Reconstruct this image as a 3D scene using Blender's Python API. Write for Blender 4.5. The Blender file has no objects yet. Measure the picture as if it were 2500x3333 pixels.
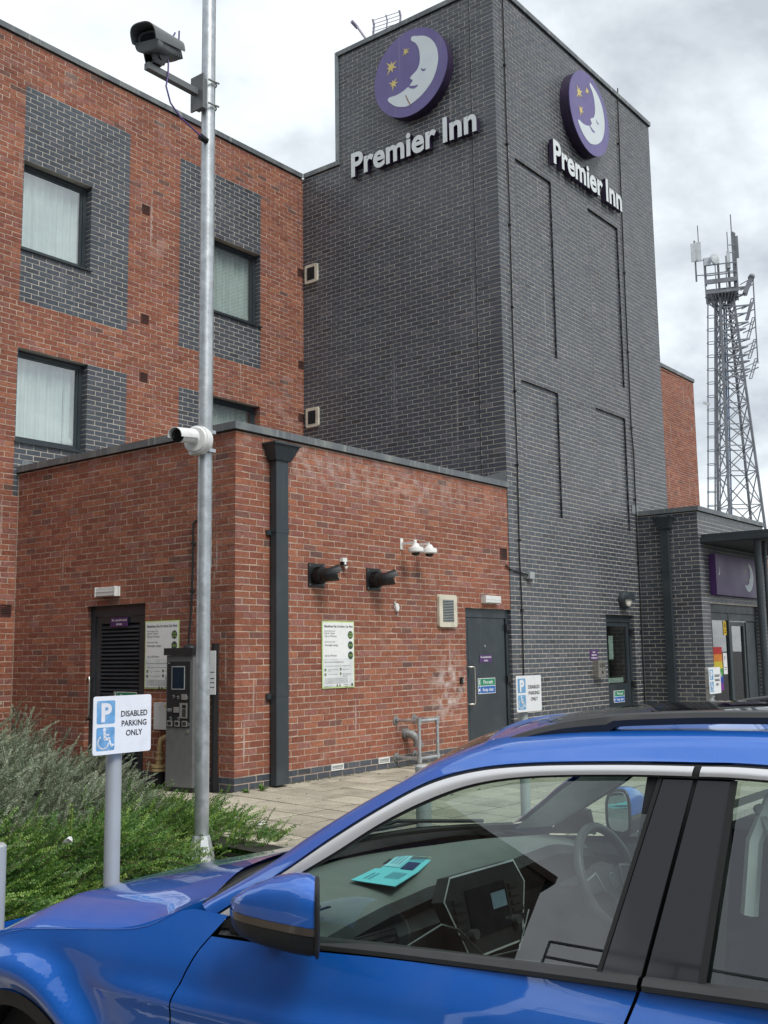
import bpy, math, random
import numpy as np
from mathutils import Vector, Matrix
random.seed(7); rng = np.random.default_rng(7)
sc = bpy.context.scene
R = math.radians
# ------------------------------------------------------------------ camera
cam_d = bpy.data.cameras.new('camera'); cam = bpy.data.objects.new('camera', cam_d)
sc.collection.objects.link(cam); sc.camera = cam
yaw, pit, rol = 0.90550, 0.13427, -0.01443
F = Vector((math.sin(yaw)*math.cos(pit), math.cos(yaw)*math.cos(pit), math.sin(pit)))
Rt = Vector((math.cos(yaw), -math.sin(yaw), 0)); Up = Rt.cross(F)
R2 = Rt*math.cos(rol)+Up*math.sin(rol); U2 = -Rt*math.sin(rol)+Up*math.cos(rol)
CAM = Vector((-8.1053, -8.4719, 1.4601))
mw = Matrix((R2, U2, -F)).transposed().to_4x4(); mw.translation = CAM
cam.matrix_world = mw
cam_d.sensor_fit = 'VERTICAL'; cam_d.sensor_height = 36; cam_d.lens = 36*3412.0/3333.0
cam_d.clip_start = 0.05; cam_d.clip_end = 2000
# ------------------------------------------------------------------ world and sun
SUN_EL, SUN_AZ = R(50), R(195)          # azimuth clockwise from +y
w = bpy.data.worlds.new('World'); sc.world = w; w.use_nodes = True
nt = w.node_tree; N = nt.nodes; Lk = nt.links; N.clear()
def nn(t, **k):
    n = N.new(t)
    for a, b in k.items(): setattr(n, a, b)
    return n
out = nn('ShaderNodeOutputWorld'); bg1 = nn('ShaderNodeBackground'); bg2 = nn('ShaderNodeBackground'); mx = nn('ShaderNodeMixShader')
sky = nn('ShaderNodeTexSky', sky_type='NISHITA'); sky.sun_disc = False; sky.sun_elevation = SUN_EL; sky.sun_rotation = SUN_AZ
Lk.new(sky.outputs[0], bg1.inputs[0]); bg1.inputs[1].default_value = 0.12
tc = nn('ShaderNodeTexCoord'); sep = nn('ShaderNodeSeparateXYZ'); Lk.new(tc.outputs['Generated'], sep.inputs[0])
ad = nn('ShaderNodeMath', operation='ADD'); Lk.new(sep.outputs[2], ad.inputs[0]); ad.inputs[1].default_value = 0.42
mxz = nn('ShaderNodeMath', operation='MAXIMUM'); Lk.new(ad.outputs[0], mxz.inputs[0]); mxz.inputs[1].default_value = 0.2
dv = nn('ShaderNodeVectorMath', operation='DIVIDE'); cb = nn('ShaderNodeCombineXYZ')
for i in range(3): Lk.new(mxz.outputs[0], cb.inputs[i])
Lk.new(tc.outputs['Generated'], dv.inputs[0]); Lk.new(cb.outputs[0], dv.inputs[1])
def noise(sc_, det, rough, dist, vec=None):
    n = nn('ShaderNodeTexNoise'); n.inputs['Scale'].default_value = sc_; n.inputs['Detail'].default_value = det
    n.inputs['Roughness'].default_value = rough; n.inputs['Distortion'].default_value = dist
    Lk.new(vec or dv.outputs[0], n.inputs['Vector']); return n
n1 = noise(2.3, 8, .52, .25); n2 = noise(6.5, 7, .55, .2)
mm = nn('ShaderNodeMath', operation='MULTIPLY_ADD'); Lk.new(n2.outputs[0], mm.inputs[0]); mm.inputs[1].default_value = .45; Lk.new(n1.outputs[0], mm.inputs[2])
cr = nn('ShaderNodeValToRGB'); Lk.new(mm.outputs[0], cr.inputs[0])
e = cr.color_ramp.elements; e[0].position = .545; e[0].color = (.90, .945, .96, 1); e[1].position = .82; e[1].color = (.49, .53, .575, 1)
m1 = e.new(.645); m1.color = (.82, .88, .91, 1); m2 = e.new(.72); m2.color = (.67, .72, .755, 1)
Lk.new(cr.outputs[0], bg2.inputs[0]); bg2.inputs[1].default_value = 0.70
mx.inputs[0].default_value = .93
Lk.new(bg1.outputs[0], mx.inputs[1]); Lk.new(bg2.outputs[0], mx.inputs[2]); Lk.new(mx.outputs[0], out.inputs[0])
sd = bpy.data.lights.new('sun', 'SUN'); sd.energy = 1.5; sd.angle = R(24); sd.color = (1, .97, .92)
so = bpy.data.objects.new('sun', sd); sc.collection.objects.link(so)
sdir = Vector((math.sin(SUN_AZ)*math.cos(SUN_EL), math.cos(SUN_AZ)*math.cos(SUN_EL), math.sin(SUN_EL)))
so.rotation_euler = sdir.to_track_quat('Z', 'Y').to_euler()
sc.view_settings.view_transform = 'Standard'; sc.view_settings.look = 'None'; sc.view_settings.gamma = 1
sc.view_settings.exposure = 0.82; sc.view_settings.use_curve_mapping = False
sc.render.engine = 'CYCLES'
sc.cycles.max_bounces = 8; sc.cycles.transparent_max_bounces = 12
# ------------------------------------------------------------------ helpers
def V(*a): return Vector(a)
class Fr:
    def __init__(s, O, Rv, Nv, U=(0, 0, 1)): s.O, s.R, s.N, s.U = Vector(O), Vector(Rv), Vector(Nv), Vector(U)
    def p(s, a, b, d=0): return s.O+s.R*a+s.U*b+s.N*d
class M:
    def __init__(s): s.v = []; s.f = []; s.m = []; s.sm = []
    def add(s, vs, fs, m=0, smooth=False):
        o = len(s.v); s.v += [tuple(x) for x in vs]
        for f in fs: s.f.append(tuple(o+i for i in f)); s.m.append(m); s.sm.append(smooth)
    def hexa(s, P, m=0): s.add(P, [(0, 3, 2, 1), (4, 5, 6, 7), (0, 1, 5, 4), (1, 2, 6, 5), (2, 3, 7, 6), (3, 0, 4, 7)], m); return s
    def box(s, x0, x1, y0, y1, z0, z1, m=0):
        return s.hexa([(x0, y0, z0), (x1, y0, z0), (x1, y1, z0), (x0, y1, z0), (x0, y0, z1), (x1, y0, z1), (x1, y1, z1), (x0, y1, z1)], m)
    def fb(s, fr, a0, a1, b0, b1, d0, d1, m=0):
        if d0 > d1: d0, d1 = d1, d0
        P = [fr.p(a, b, d) for (a, b, d) in ((a0, b0, d0), (a1, b0, d0), (a1, b1, d0), (a0, b1, d0), (a0, b0, d1), (a1, b0, d1), (a1, b1, d1), (a0, b1, d1))]
        return s.hexa(P, m)
    def quad(s, a, b, c, d, m=0): s.add([a, b, c, d], [(0, 1, 2, 3)], m); return s
    def fq(s, fr, a0, a1, b0, b1, d, m=0): return s.quad(fr.p(a0, b0, d), fr.p(a1, b0, d), fr.p(a1, b1, d), fr.p(a0, b1, d), m)
    def ring(s, c, ax, r, n, r2=None, ref=None):
        ax = Vector(ax).normalized(); u = ax.orthogonal().normalized() if ref is None else (Vector(ref)-ax*ax.dot(Vector(ref))).normalized(); v = ax.cross(u)
        return [Vector(c)+u*(r*math.cos(2*math.pi*i/n))+v*((r2 or r)*math.sin(2*math.pi*i/n)) for i in range(n)]
    def loft(s, rings, m=0, cap=True, smooth=True, closed=True):
        n = len(rings[0]); o = len(s.v); vs = [x for r in rings for x in r]; fs = []
        for k in range(len(rings)-1):
            for i in range(n if closed else n-1):
                j = (i+1) % n; fs.append((k*n+i, k*n+j, (k+1)*n+j, (k+1)*n+i))
        s.add(vs, fs, m, smooth)
        if cap:
            s.add(rings[0], [tuple(range(n))[::-1]], m); s.add(rings[-1], [tuple(range(n))], m)
        return s
    def cyl(s, p0, p1, r0, r1=None, n=16, m=0, cap=True, smooth=True, ref=None):
        p0, p1 = Vector(p0), Vector(p1); r1 = r0 if r1 is None else r1; ax = p1-p0
        return s.loft([s.ring(p0, ax, r0, n, ref=ref), s.ring(p1, ax, r1, n, ref=ref)], m, cap, smooth)
    def tube(s, pts, r, n=8, m=0):
        pts = [Vector(p) for p in pts]; rings = []; ref = None
        for i, p in enumerate(pts):
            a = (pts[min(i+1, len(pts)-1)]-pts[max(i-1, 0)]).normalized()
            if ref is None: ref = a.orthogonal()
            ref = (ref-a*ref.dot(a)).normalized()
            rings.append(s.ring(p, a, r, n, ref=ref))
        return s.loft(rings, m)
    def bar(s, p0, p1, w, h=None, m=0, up=(0, 0, 1)):
        p0, p1 = Vector(p0), Vector(p1); a = (p1-p0).normalized(); u = Vector(up)
        if abs(a.dot(u)) > .98: u = Vector((1, 0, 0))
        x = a.cross(u).normalized()*w/2; y = x.cross(a).normalized()*(h or w)/2
        return s.hexa([p0-x-y, p0+x-y, p0+x+y, p0-x+y, p1-x-y, p1+x-y, p1+x+y, p1-x+y], m)
    def lathe(s, c, ax, prof, n=20, m=0, ref=None, r2=1.0):
        c = Vector(c); ax = Vector(ax).normalized()
        return s.loft([s.ring(c+ax*h, ax, max(r, 1e-4), n, r2=max(r*r2, 1e-4), ref=ref) for r, h in prof], m)
    def poly(s, fr, pts, d, m=0, th=0):
        # filled polygon in frame coords, optional thickness (extrudes back by th)
        from mathutils.geometry import tessellate_polygon
        P = [fr.p(a, b, d) for a, b in pts]; T = tessellate_polygon([P]); 
        nrm = fr.N; fs = []
        for t in T:
            n_ = (P[t[1]]-P[t[0]]).cross(P[t[2]]-P[t[0]])
            fs.append(tuple(t) if n_.dot(nrm) > 0 else tuple(t)[::-1])
        s.add(P, fs, m)
        if th:
            Q = [fr.p(a, b, d-th) for a, b in pts]; n = len(P)
            s.add(P+Q, [(i, (i+1) % n, n+(i+1) % n, n+i) for i in range(n)], m if not isinstance(th, tuple) else m)
        return s
    def disc(s, fr, a, b, r, d, n=24, m=0, th=0, rb=None): return s.poly(fr, [(a+r*math.cos(2*math.pi*i/n), b+(rb or r)*math.sin(2*math.pi*i/n)) for i in range(n)], d, m, th)
    def stroke(s, fr, pts, wd, d, m=0):
        for (a, b) in zip(pts[:-1], pts[1:]):
            a = Vector(a); b = Vector(b); t = (b-a).normalized()*wd/2; q = Vector((-t.y, t.x))
            A = a-t*.6; B = b+t*.6
            s.poly(fr, [A-q, B-q, B+q, A+q], d, m)
        return s
    def weld(s):
        key = {}; new = []; mp_ = []
        for v in s.v:
            k = tuple(round(c, 5) for c in v)
            if k not in key: key[k] = len(new); new.append(v)
            mp_.append(key[k])
        F_, m_, q_ = [], [], []
        for f, m, q in zip(s.f, s.m, s.sm):
            g_ = []
            for i in f:
                j = mp_[i]
                if not g_ or g_[-1] != j: g_.append(j)
            if len(g_) > 1 and g_[0] == g_[-1]: g_.pop()
            if len(set(g_)) > 2: F_.append(tuple(g_)); m_.append(m); q_.append(q)
        s.v, s.f, s.m, s.sm = new, F_, m_, q_; return s
    def build(s, name, mats, parent=None, kind=None, label=None):
        me = bpy.data.meshes.new(name); me.from_pydata(s.v, [], s.f)
        if not isinstance(mats, (list, tuple)): mats = [mats]
        for m in mats: me.materials.append(m)
        me.polygons.foreach_set('material_index', s.m); me.polygons.foreach_set('use_smooth', s.sm); me.update()
        if any(s.sm):
            try: me.set_sharp_from_angle(angle=R(38))
            except Exception: pass
        return link(name, me, parent, kind, label)
def link(name, me, parent=None, kind=None, label=None):
    o = bpy.data.objects.new(name, me); sc.collection.objects.link(o)
    if parent is not None:
        o.parent = parent
        o.matrix_parent_inverse = Matrix.Translation(-root_loc(parent)) if parent.get('is_root') else Matrix.Identity(4)
    if kind: o['kind'] = kind
    if label: o['label'] = label
    return o
def root_loc(o): return Vector(o.location)
def thing(name, label, cat, loc=(0, 0, 0), group=None):
    o = bpy.data.objects.new(name, None); sc.collection.objects.link(o); o.location = loc; o.empty_display_size = .2
    o['label'] = label; o['category'] = cat; o['is_root'] = 1
    if group: o['group'] = group
    return o
def tag(o, label, cat, group=None):
    o['label'] = label; o['category'] = cat
    if group: o['group'] = group
    return o
FONT = None
def text(mb, s, fr, a, b, size, d=0, m=0, align='LEFT', ext=0.0, off=0.0, ms=None, res=3, sx=1.0):
    cu = bpy.data.curves.new('t', 'FONT'); cu.body = s; cu.size = size; cu.align_x = align; cu.extrude = ext; cu.offset = off; cu.resolution_u = res
    ob = bpy.data.objects.new('t', cu); me = bpy.data.meshes.new_from_object(ob)
    vs = [fr.p(a+v.co.x*sx, b+v.co.y, d+v.co.z) for v in me.vertices]
    o = len(mb.v); mb.v += [tuple(x) for x in vs]
    for p in me.polygons:
        mb.f.append(tuple(o+i for i in p.vertices)); mb.m.append(ms if (ms is not None and p.normal.z < .5) else m); mb.sm.append(False)
    bpy.data.objects.remove(ob); bpy.data.curves.remove(cu); bpy.data.meshes.remove(me)
def text_w(s, size):
    cu = bpy.data.curves.new('t', 'FONT'); cu.body = s; cu.size = size
    ob = bpy.data.objects.new('t', cu); me = bpy.data.meshes.new_from_object(ob)
    xs_ = [v.co.x for v in me.vertices]; r = (min(xs_), max(xs_)); bpy.data.objects.remove(ob); bpy.data.curves.remove(cu); bpy.data.meshes.remove(me); return r
# ------------------------------------------------------------------ materials
def mat(name, col, rough=.6, metal=0, var=.12, vs=8, bump=0, bs=40, coat=0, dirt=None, dscale=2.5, spec=.5, streak=None, vs2=None):
    """base colour with large and small variation, optional dirt tint and streaks (object space)"""
    m = bpy.data.materials.new(name); m.use_nodes = True; t = m.node_tree; b = t.nodes['Principled BSDF']
    b.inputs['Roughness'].default_value = rough; b.inputs['Metallic'].default_value = metal
    b.inputs['Coat Weight'].default_value = coat; b.inputs['Specular IOR Level'].default_value = spec
    L = t.links.new; tcn = t.nodes.new('ShaderNodeTexCoord'); co = tcn.outputs['Object']
    def nz(s, det=4, vec=None):
        n = t.nodes.new('ShaderNodeTexNoise'); n.inputs['Scale'].default_value = s; n.inputs['Detail'].default_value = det; L(vec or co, n.inputs['Vector']); return n.outputs[0]
    def mix(f, a, c, mode='MIX'):
        x = t.nodes.new('ShaderNodeMix'); x.data_type = 'RGBA'; x.blend_type = mode
        for k, q in ((0, f), (6, a), (7, c)):
            if hasattr(q, 'is_output') or hasattr(q, 'links'): L(q, x.inputs[k])
            else: x.inputs[k].default_value = q
        return x.outputs[2]
    def ramp(v, lo, hi, a=0., c=1.):
        r = t.nodes.new('ShaderNodeMapRange'); r.inputs[1].default_value = lo; r.inputs[2].default_value = hi; r.inputs[3].default_value = a; r.inputs[4].default_value = c; L(v, r.inputs[0]); return r.outputs[0]
    c4 = (*col, 1); lo = tuple(x*(1-var) for x in col)+(1,); hi = tuple(min(1, x*(1+var)) for x in col)+(1,)
    c = mix(ramp(nz(vs), .3, .7), lo, hi)
    if dirt: c = mix(ramp(nz(dscale, 6), .5, .68, 0, dirt[3]), c, (*dirt[:3], 1))
    if streak:
        mp = t.nodes.new('ShaderNodeMapping'); mp.inputs['Scale'].default_value = (18, 18, .7); L(co, mp.inputs[0])
        c = mix(ramp(nz(1.0, 5, mp.outputs[0]), .58, .72, 0, streak[3]), c, (*streak[:3], 1))
    L(c, b.inputs['Base Color'])
    if bump:
        bn = t.nodes.new('ShaderNodeBump'); bn.inputs['Strength'].default_value = bump; bn.inputs['Distance'].default_value = .01; L(nz(bs, 6), bn.inputs['Height']); L(bn.outputs[0], b.inputs['Normal'])
    rr = t.nodes.new('ShaderNodeMapRange'); rr.inputs[1].default_value = .3; rr.inputs[2].default_value = .7; rr.inputs[3].default_value = rough*.85; rr.inputs[4].default_value = min(1, rough*1.2); L(nz(vs*1.7), rr.inputs[0]); L(rr.outputs[0], b.inputs['Roughness'])
    m['_'] = 0
    return m
def glass(name, tint=(.8, .9, .88), f0=.08, rough=0.0):
    """clear tinted pane with a mirror reflection that grows towards grazing angles, the same from both sides"""
    m = bpy.data.materials.new(name); m.use_nodes = True; t = m.node_tree; t.nodes.clear(); L = t.links.new; nw = t.nodes.new
    o = nw('ShaderNodeOutputMaterial'); a = nw('ShaderNodeBsdfTransparent'); g = nw('ShaderNodeBsdfGlossy'); x = nw('ShaderNodeMixShader'); ge = nw('ShaderNodeNewGeometry')
    a.inputs[0].default_value = (*tint, 1); g.inputs['Roughness'].default_value = rough
    d = nw('ShaderNodeVectorMath'); d.operation = 'DOT_PRODUCT'; L(ge.outputs['Normal'], d.inputs[0]); L(ge.outputs['Incoming'], d.inputs[1])
    def mth(op, p, q=None):
        n = nw('ShaderNodeMath'); n.operation = op
        for i, v in enumerate((p, q)):
            if v is None: continue
            if hasattr(v, 'is_output'): L(v, n.inputs[i])
            else: n.inputs[i].default_value = v
        return n.outputs[0]
    c = mth('ABSOLUTE', d.outputs['Value']); k = mth('POWER', mth('SUBTRACT', 1.0, c), 5.0); f = mth('ADD', mth('MULTIPLY', k, 1-f0), f0)
    L(f, x.inputs[0]); L(a.outputs[0], x.inputs[1]); L(g.outputs[0], x.inputs[2]); L(x.outputs[0], o.inputs[0]); return m
def brickmat(name, stops, rough, bump, stain=None, spec=.5):
    m = bpy.data.materials.new(name); m.use_nodes = True; t = m.node_tree; b = t.nodes['Principled BSDF']; L = t.links.new
    at = t.nodes.new('ShaderNodeAttribute'); at.attribute_name = 'rnd'; g = t.nodes.new('ShaderNodeNewGeometry'); oi = t.nodes.new('ShaderNodeObjectInfo')
    a1 = t.nodes.new('ShaderNodeMath'); a1.operation = 'ADD'; L(at.outputs['Fac'], a1.inputs[0])
    om = t.nodes.new('ShaderNodeMath'); om.operation = 'MULTIPLY'; L(oi.outputs['Random'], om.inputs[0]); om.inputs[1].default_value = 7.31; L(om.outputs[0], a1.inputs[1])
    fr_ = t.nodes.new('ShaderNodeMath'); fr_.operation = 'FRACT'; L(a1.outputs[0], fr_.inputs[0])
    cr = t.nodes.new('ShaderNodeValToRGB'); L(fr_.outputs[0], cr.inputs[0]); e = cr.color_ramp.elements
    e[0].position = stops[0][0]; e[0].color = (*stops[0][1], 1); e[1].position = stops[-1][0]; e[1].color = (*stops[-1][1], 1)
    for p_, c_ in stops[1:-1]: q = e.new(p_); q.color = (*c_, 1)
    def nz(s, det, vec=None):
        n = t.nodes.new('ShaderNodeTexNoise'); n.inputs['Scale'].default_value = s; n.inputs['Detail'].default_value = det; L(vec or g.outputs['Position'], n.inputs['Vector']); return n.outputs[0]
    def mr(v, a, c, d, e_):
        r = t.nodes.new('ShaderNodeMapRange'); [setattr(r.inputs[i+1], 'default_value', q) for i, q in enumerate((a, c, d, e_))]; L(v, r.inputs[0]); return r.outputs[0]
    def mix(f, a, c, mode='MIX'):
        x = t.nodes.new('ShaderNodeMix'); x.data_type = 'RGBA'; x.blend_type = mode
        for k, q in ((0, f), (6, a), (7, c)):
            if hasattr(q, 'is_output'): L(q, x.inputs[k])
            else: x.inputs[k].default_value = q
        return x.outputs[2]
    mulc = t.nodes.new('ShaderNodeVectorMath'); mulc.operation = 'SCALE'; L(cr.outputs[0], mulc.inputs[0]); L(mr(nz(26, 5), .25, .75, .70, 1.28), mulc.inputs['Scale'])
    c = mulc.outputs[0]
    mul2 = t.nodes.new('ShaderNodeVectorMath'); mul2.operation = 'SCALE'; L(c, mul2.inputs[0]); L(mr(nz(.7, 3), .3, .7, .82, 1.15), mul2.inputs['Scale']); c = mul2.outputs[0]
    if stain:
        for (scl, lo, hi, amt, col, stretch) in stain:
            v = None
            if stretch:
                mp = t.nodes.new('ShaderNodeMapping'); mp.inputs['Scale'].default_value = stretch; L(g.outputs['Position'], mp.inputs[0]); v = mp.outputs[0]
            c = mix(mr(nz(scl, 7, v), lo, hi, 0, amt), c, (*col, 1))
        # pale salt bloom by the service door and under the coping of the low block
        sp = t.nodes.new('ShaderNodeSeparateXYZ'); L(g.outputs['Position'], sp.inputs[0])
        def blob(cx, cz, rx, rz, amt, c):
            d1 = t.nodes.new('ShaderNodeVectorMath'); d1.operation = 'SUBTRACT'; L(g.outputs['Position'], d1.inputs[0]); d1.inputs[1].default_value = (cx, 0, cz)
            d2 = t.nodes.new('ShaderNodeVectorMath'); d2.operation = 'MULTIPLY'; L(d1.outputs[0], d2.inputs[0]); d2.inputs[1].default_value = (1/rx, .9, 1/rz)
            d3 = t.nodes.new('ShaderNodeVectorMath'); d3.operation = 'LENGTH'; L(d2.outputs[0], d3.inputs[0])
            k = t.nodes.new('ShaderNodeMath'); k.operation = 'MULTIPLY'; L(mr(d3.outputs['Value'], .3, 1, amt, 0), k.inputs[0]); L(mr(nz(7, 7), .44, .66, 0, 1), k.inputs[1])
            return mix(k.outputs[0], c, (.62, .55, .52, 1))
        c = blob(4.1, .95, .55, .6, .8, c); c = blob(3.2, 3.7, 2.9, .42, .30, c); c = blob(1.2, 3.75, 1.2, .4, .25, c)
    L(c, b.inputs['Base Color']); b.inputs['Specular IOR Level'].default_value = spec
    L(mr(nz(14, 3), .3, .7, rough*.8, min(1, rough*1.2)), b.inputs['Roughness'])
    bn = t.nodes.new('ShaderNodeBump'); bn.inputs['Strength'].default_value = bump; bn.inputs['Distance'].default_value = .012; L(nz(38, 6), bn.inputs['Height']); L(bn.outputs[0], b.inputs['Normal'])
    return m
MT = {}
MT['red'] = brickmat('red_brick', [(0, (.205, .066, .040)), (.22, (.275, .095, .054)), (.45, (.235, .080, .049)), (.66, (.33, .125, .070)), (.80, (.215, .073, .052)), (.93, (.285, .120, .095)), (.985, (.17, .078, .060)), (1, (.12, .066, .056))], .85, .55,
    stain=[(2.2, .62, .8, .35, (.52, .40, .36), None), (1.0, .66, .74, .55, (.60, .55, .50), (11, 11, .55))])
MT['dark'] = brickmat('blue_brick', [(0, (.052, .062, .078)), (.3, (.070, .081, .099)), (.6, (.059, .070, .088)), (.85, (.083, .093, .111)), (.95, (.044, .047, .055)), (1, (.12, .12, .138))], .36, .22,
    stain=[(.55, .48, .72, .30, (.125, .13, .145), None), (3.0, .60, .78, .22, (.17, .165, .17), (1, 1, 2.2)), (1.0, .66, .76, .45, (.32, .32, .32), (14, 14, .5))])
MT['mr'] = mat('buff_mortar', (.46, .36, .285), .95, var=.22, vs=5, bump=.6, bs=60)
MT['md'] = mat('cream_mortar', (.50, .465, .405), .95, var=.2, vs=4, bump=.5, bs=60)
MT['cop'] = mat('grey_coping', (.125, .14, .15), .5, var=.15, vs=3, dirt=(.23, .24, .22, .6), dscale=3, streak=(.38, .39, .36, .55), bump=.1)
MT['anth'] = mat('anthracite_metal', (.030, .040, .048), .38, var=.1, vs=3, dirt=(.07, .08, .085, .3), streak=(.11, .12, .12, .2))
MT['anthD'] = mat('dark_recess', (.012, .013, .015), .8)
MT['black'] = mat('black_plastic', (.014, .015, .017), .42, var=.2, bump=.15, bs=200)
MT['blackm'] = mat('matt_black', (.010, .010, .011), .75)
MT['white'] = mat('white_plastic', (.74, .75, .73), .4, var=.04, dirt=(.5, .48, .42, .3), dscale=9)
MT['cream'] = mat('cream_plastic', (.62, .58, .47), .5, var=.05, dirt=(.4, .36, .28, .5), dscale=7)
MT['galv'] = mat('galvanised_steel', (.50, .53, .55), .42, metal=.72, var=.22, vs=14, bump=.12, bs=30, dirt=(.28, .30, .31, .55), dscale=7, streak=(.62, .64, .65, .6))
MT['galvd'] = mat('dull_galvanised', (.30, .32, .32), .6, metal=.5, var=.2, vs=20, dirt=(.16, .15, .13, .6), dscale=12)
MT['alu'] = mat('silver_painted_post', (.40, .42, .41), .45, metal=.15, var=.06, vs=5, dirt=(.38, .38, .37, .3), dscale=9)
MT['room'] = mat('room_interior', (.62, .60, .55), .9)
MT['curtain'] = mat('sheer_curtain', (.74, .77, .75), .9, var=.05)
MT['wglass'] = glass('window_glass', (.88, .97, .95), .38)
MT['roof'] = mat('roof_felt', (.14, .14, .15), .9)
MT['purple'] = mat('purple_sign', (.125, .10, .27), .35, var=.06, vs=3, dirt=(.14, .11, .25, .3), dscale=2, streak=(.22, .20, .32, .35))
MT['purpled'] = mat('dark_purple_rim', (.028, .016, .05), .5, streak=(.1, .1, .12, .3))
MT['purplef'] = mat('purple_fascia', (.075, .028, .13), .35, var=.02, vs=1)
MT['moon'] = mat('moon_white', (.62, .68, .70), .4, var=.06, vs=2, dirt=(.5, .56, .62, .5), dscale=2)
MT['gold'] = mat('star_gold', (.62, .50, .17), .45, var=.08)
MT['letter'] = mat('letter_face', (.68, .72, .73), .4, var=.05)
MT['ink'] = mat('black_ink', (.018, .018, .02), .6)
MT['paper'] = mat('sign_white', (.78, .79, .79), .4, var=.02, dirt=(.6, .6, .57, .25), dscale=20)
MT['inkw'] = mat('white_print', (.78, .78, .78), .5)
MT['blue'] = mat('faded_blue_panel', (.13, .33, .56), .5, var=.18, vs=30, dirt=(.32, .47, .62, .6), dscale=22, streak=(.34, .50, .64, .5))
MT['lime'] = mat('lime_border', (.50, .66, .28), .5); MT['dgreen'] = mat('dark_green_print', (.035, .07, .05), .5); MT['limei'] = mat('lime_print', (.45, .62, .1), .5)
MT['green'] = mat('safety_green', (.02, .22, .12), .5); MT['sblue'] = mat('safety_blue', (.02, .12, .42), .5)
MT['steel'] = mat('brushed_steel', (.55, .52, .47), .3, metal=.9, var=.08)
MT['grey'] = mat('machine_grey', (.17, .175, .18), .45, metal=.3, var=.08, dirt=(.1, .1, .1, .5), dscale=8)
MT['lamp'] = mat('lamp_diffuser', (.66, .67, .66), .3, var=.04)
MT['opal'] = mat('opal_glass', (.74, .72, .64), .25)
MT['ochre'] = mat('ochre_pipe_paint', (.40, .29, .14), .55, var=.2, dirt=(.2, .11, .05, .7), dscale=16)
MT['jgrey'] = mat('grey_plastic_box', (.34, .37, .37), .5)
MT['leadm'] = mat('lead_flashing', (.22, .24, .25), .5, metal=.3, var=.2)
MT['slab'] = None
MT['asph'] = mat('asphalt', (.055, .056, .058), .9, var=.25, vs=60, bump=.5, bs=150, dirt=(.085, .083, .08, .5), dscale=1.3)
MT['soil'] = mat('dry_soil', (.16, .125, .09), .95, var=.4, vs=25, bump=.9, bs=50)
MT['kerb'] = mat('concrete_kerb', (.33, .31, .27), .9, var=.18, vs=20, bump=.4)
MT['moss'] = mat('moss_and_grit', (.018, .018, .012), .95, var=.5, vs=30, bump=.8)
def slabmat():
    m = mat('buff_paving_slab', (.62, .56, .44), .92, var=.10, vs=3, bump=.35, bs=120, dirt=(.28, .25, .19, .5), dscale=2.6)
    t = m.node_tree; b = t.nodes['Principled BSDF']; L = t.links.new
    src = b.inputs['Base Color'].links[0].from_socket; g = t.nodes.new('ShaderNodeNewGeometry'); v = t.nodes.new('ShaderNodeTexVoronoi'); v.inputs['Scale'].default_value = 95; L(g.outputs['Position'], v.inputs['Vector'])
    r = t.nodes.new('ShaderNodeMapRange'); r.inputs[1].default_value = .15; r.inputs[2].default_value = .55; r.inputs[3].default_value = 1.0; r.inputs[4].default_value = .55; L(v.outputs['Distance'], r.inputs[0])
    oi = t.nodes.new('ShaderNodeObjectInfo'); r2 = t.nodes.new('ShaderNodeMapRange'); r2.inputs[3].default_value = .80; r2.inputs[4].default_value = 1.12; L(oi.outputs['Random'], r2.inputs[0])
    k = t.nodes.new('ShaderNodeMath'); k.operation = 'MULTIPLY'; L(r.outputs[0], k.inputs[0]); L(r2.outputs[0], k.inputs[1])
    s_ = t.nodes.new('ShaderNodeVectorMath'); s_.operation = 'SCALE'; L(src, s_.inputs[0]); L(k.outputs[0], s_.inputs['Scale']); L(s_.outputs[0], b.inputs['Base Color']); return m
MT['slab'] = slabmat()
def leafmat(name, c0, c1, c2, tr=.25):
    m = bpy.data.materials.new(name); m.use_nodes = True; t = m.node_tree; b = t.nodes['Principled BSDF']; L = t.links.new
    at = t.nodes.new('ShaderNodeAttribute'); at.attribute_name = 'rnd'; cr = t.nodes.new('ShaderNodeValToRGB'); L(at.outputs['Fac'], cr.inputs[0]); e = cr.color_ramp.elements
    e[0].color = (*c0, 1); e[1].color = (*c2, 1); q = e.new(.55); q.color = (*c1, 1)
    L(cr.outputs[0], b.inputs['Base Color']); b.inputs['Roughness'].default_value = .5
    tl = t.nodes.new('ShaderNodeBsdfTranslucent'); L(cr.outputs[0], tl.inputs[0]); x = t.nodes.new('ShaderNodeMixShader'); x.inputs[0].default_value = tr
    o = t.nodes['Material Output']; L(b.outputs[0], x.inputs[1]); L(tl.outputs[0], x.inputs[2]); L(x.outputs[0], o.inputs[0]); return m
MT['leafA'] = leafmat('grey_green_leaf', (.085, .115, .07), (.21, .26, .165), (.40, .46, .33))
MT['leafB'] = leafmat('bright_green_leaf', (.030, .090, .016), (.085, .195, .032), (.25, .38, .07), .3)
MT['twig'] = mat('brown_twig', (.10, .075, .05), .8)
# ------------------------------------------------------------------ ground, road, paving
def gz(y): return .03*y if y < 0 else 0.
def bz(y): return -.03-.165*max(0, min(1, -y/1.8))
L_, D_, W_ = 5.814, 4.286, 6.194; XT = L_+W_
HE, HM, HT = 4.0, 10.38, 12.517
g = M()
g.quad((-600, -600, -.25), (600, -600, -.25), (600, -4.62, -.25), (-600, -4.62, -.25))
g.quad((-600, 30, -.30), (600, 30, -.30), (600, 600, -.30), (-600, 600, -.30))
g.quad((-600, -4.62, -.254), (-13, -4.62, -.254), (-13, 30, -.304), (-600, 30, -.304))
g.build('road', MT['asph'], kind='structure')
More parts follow.
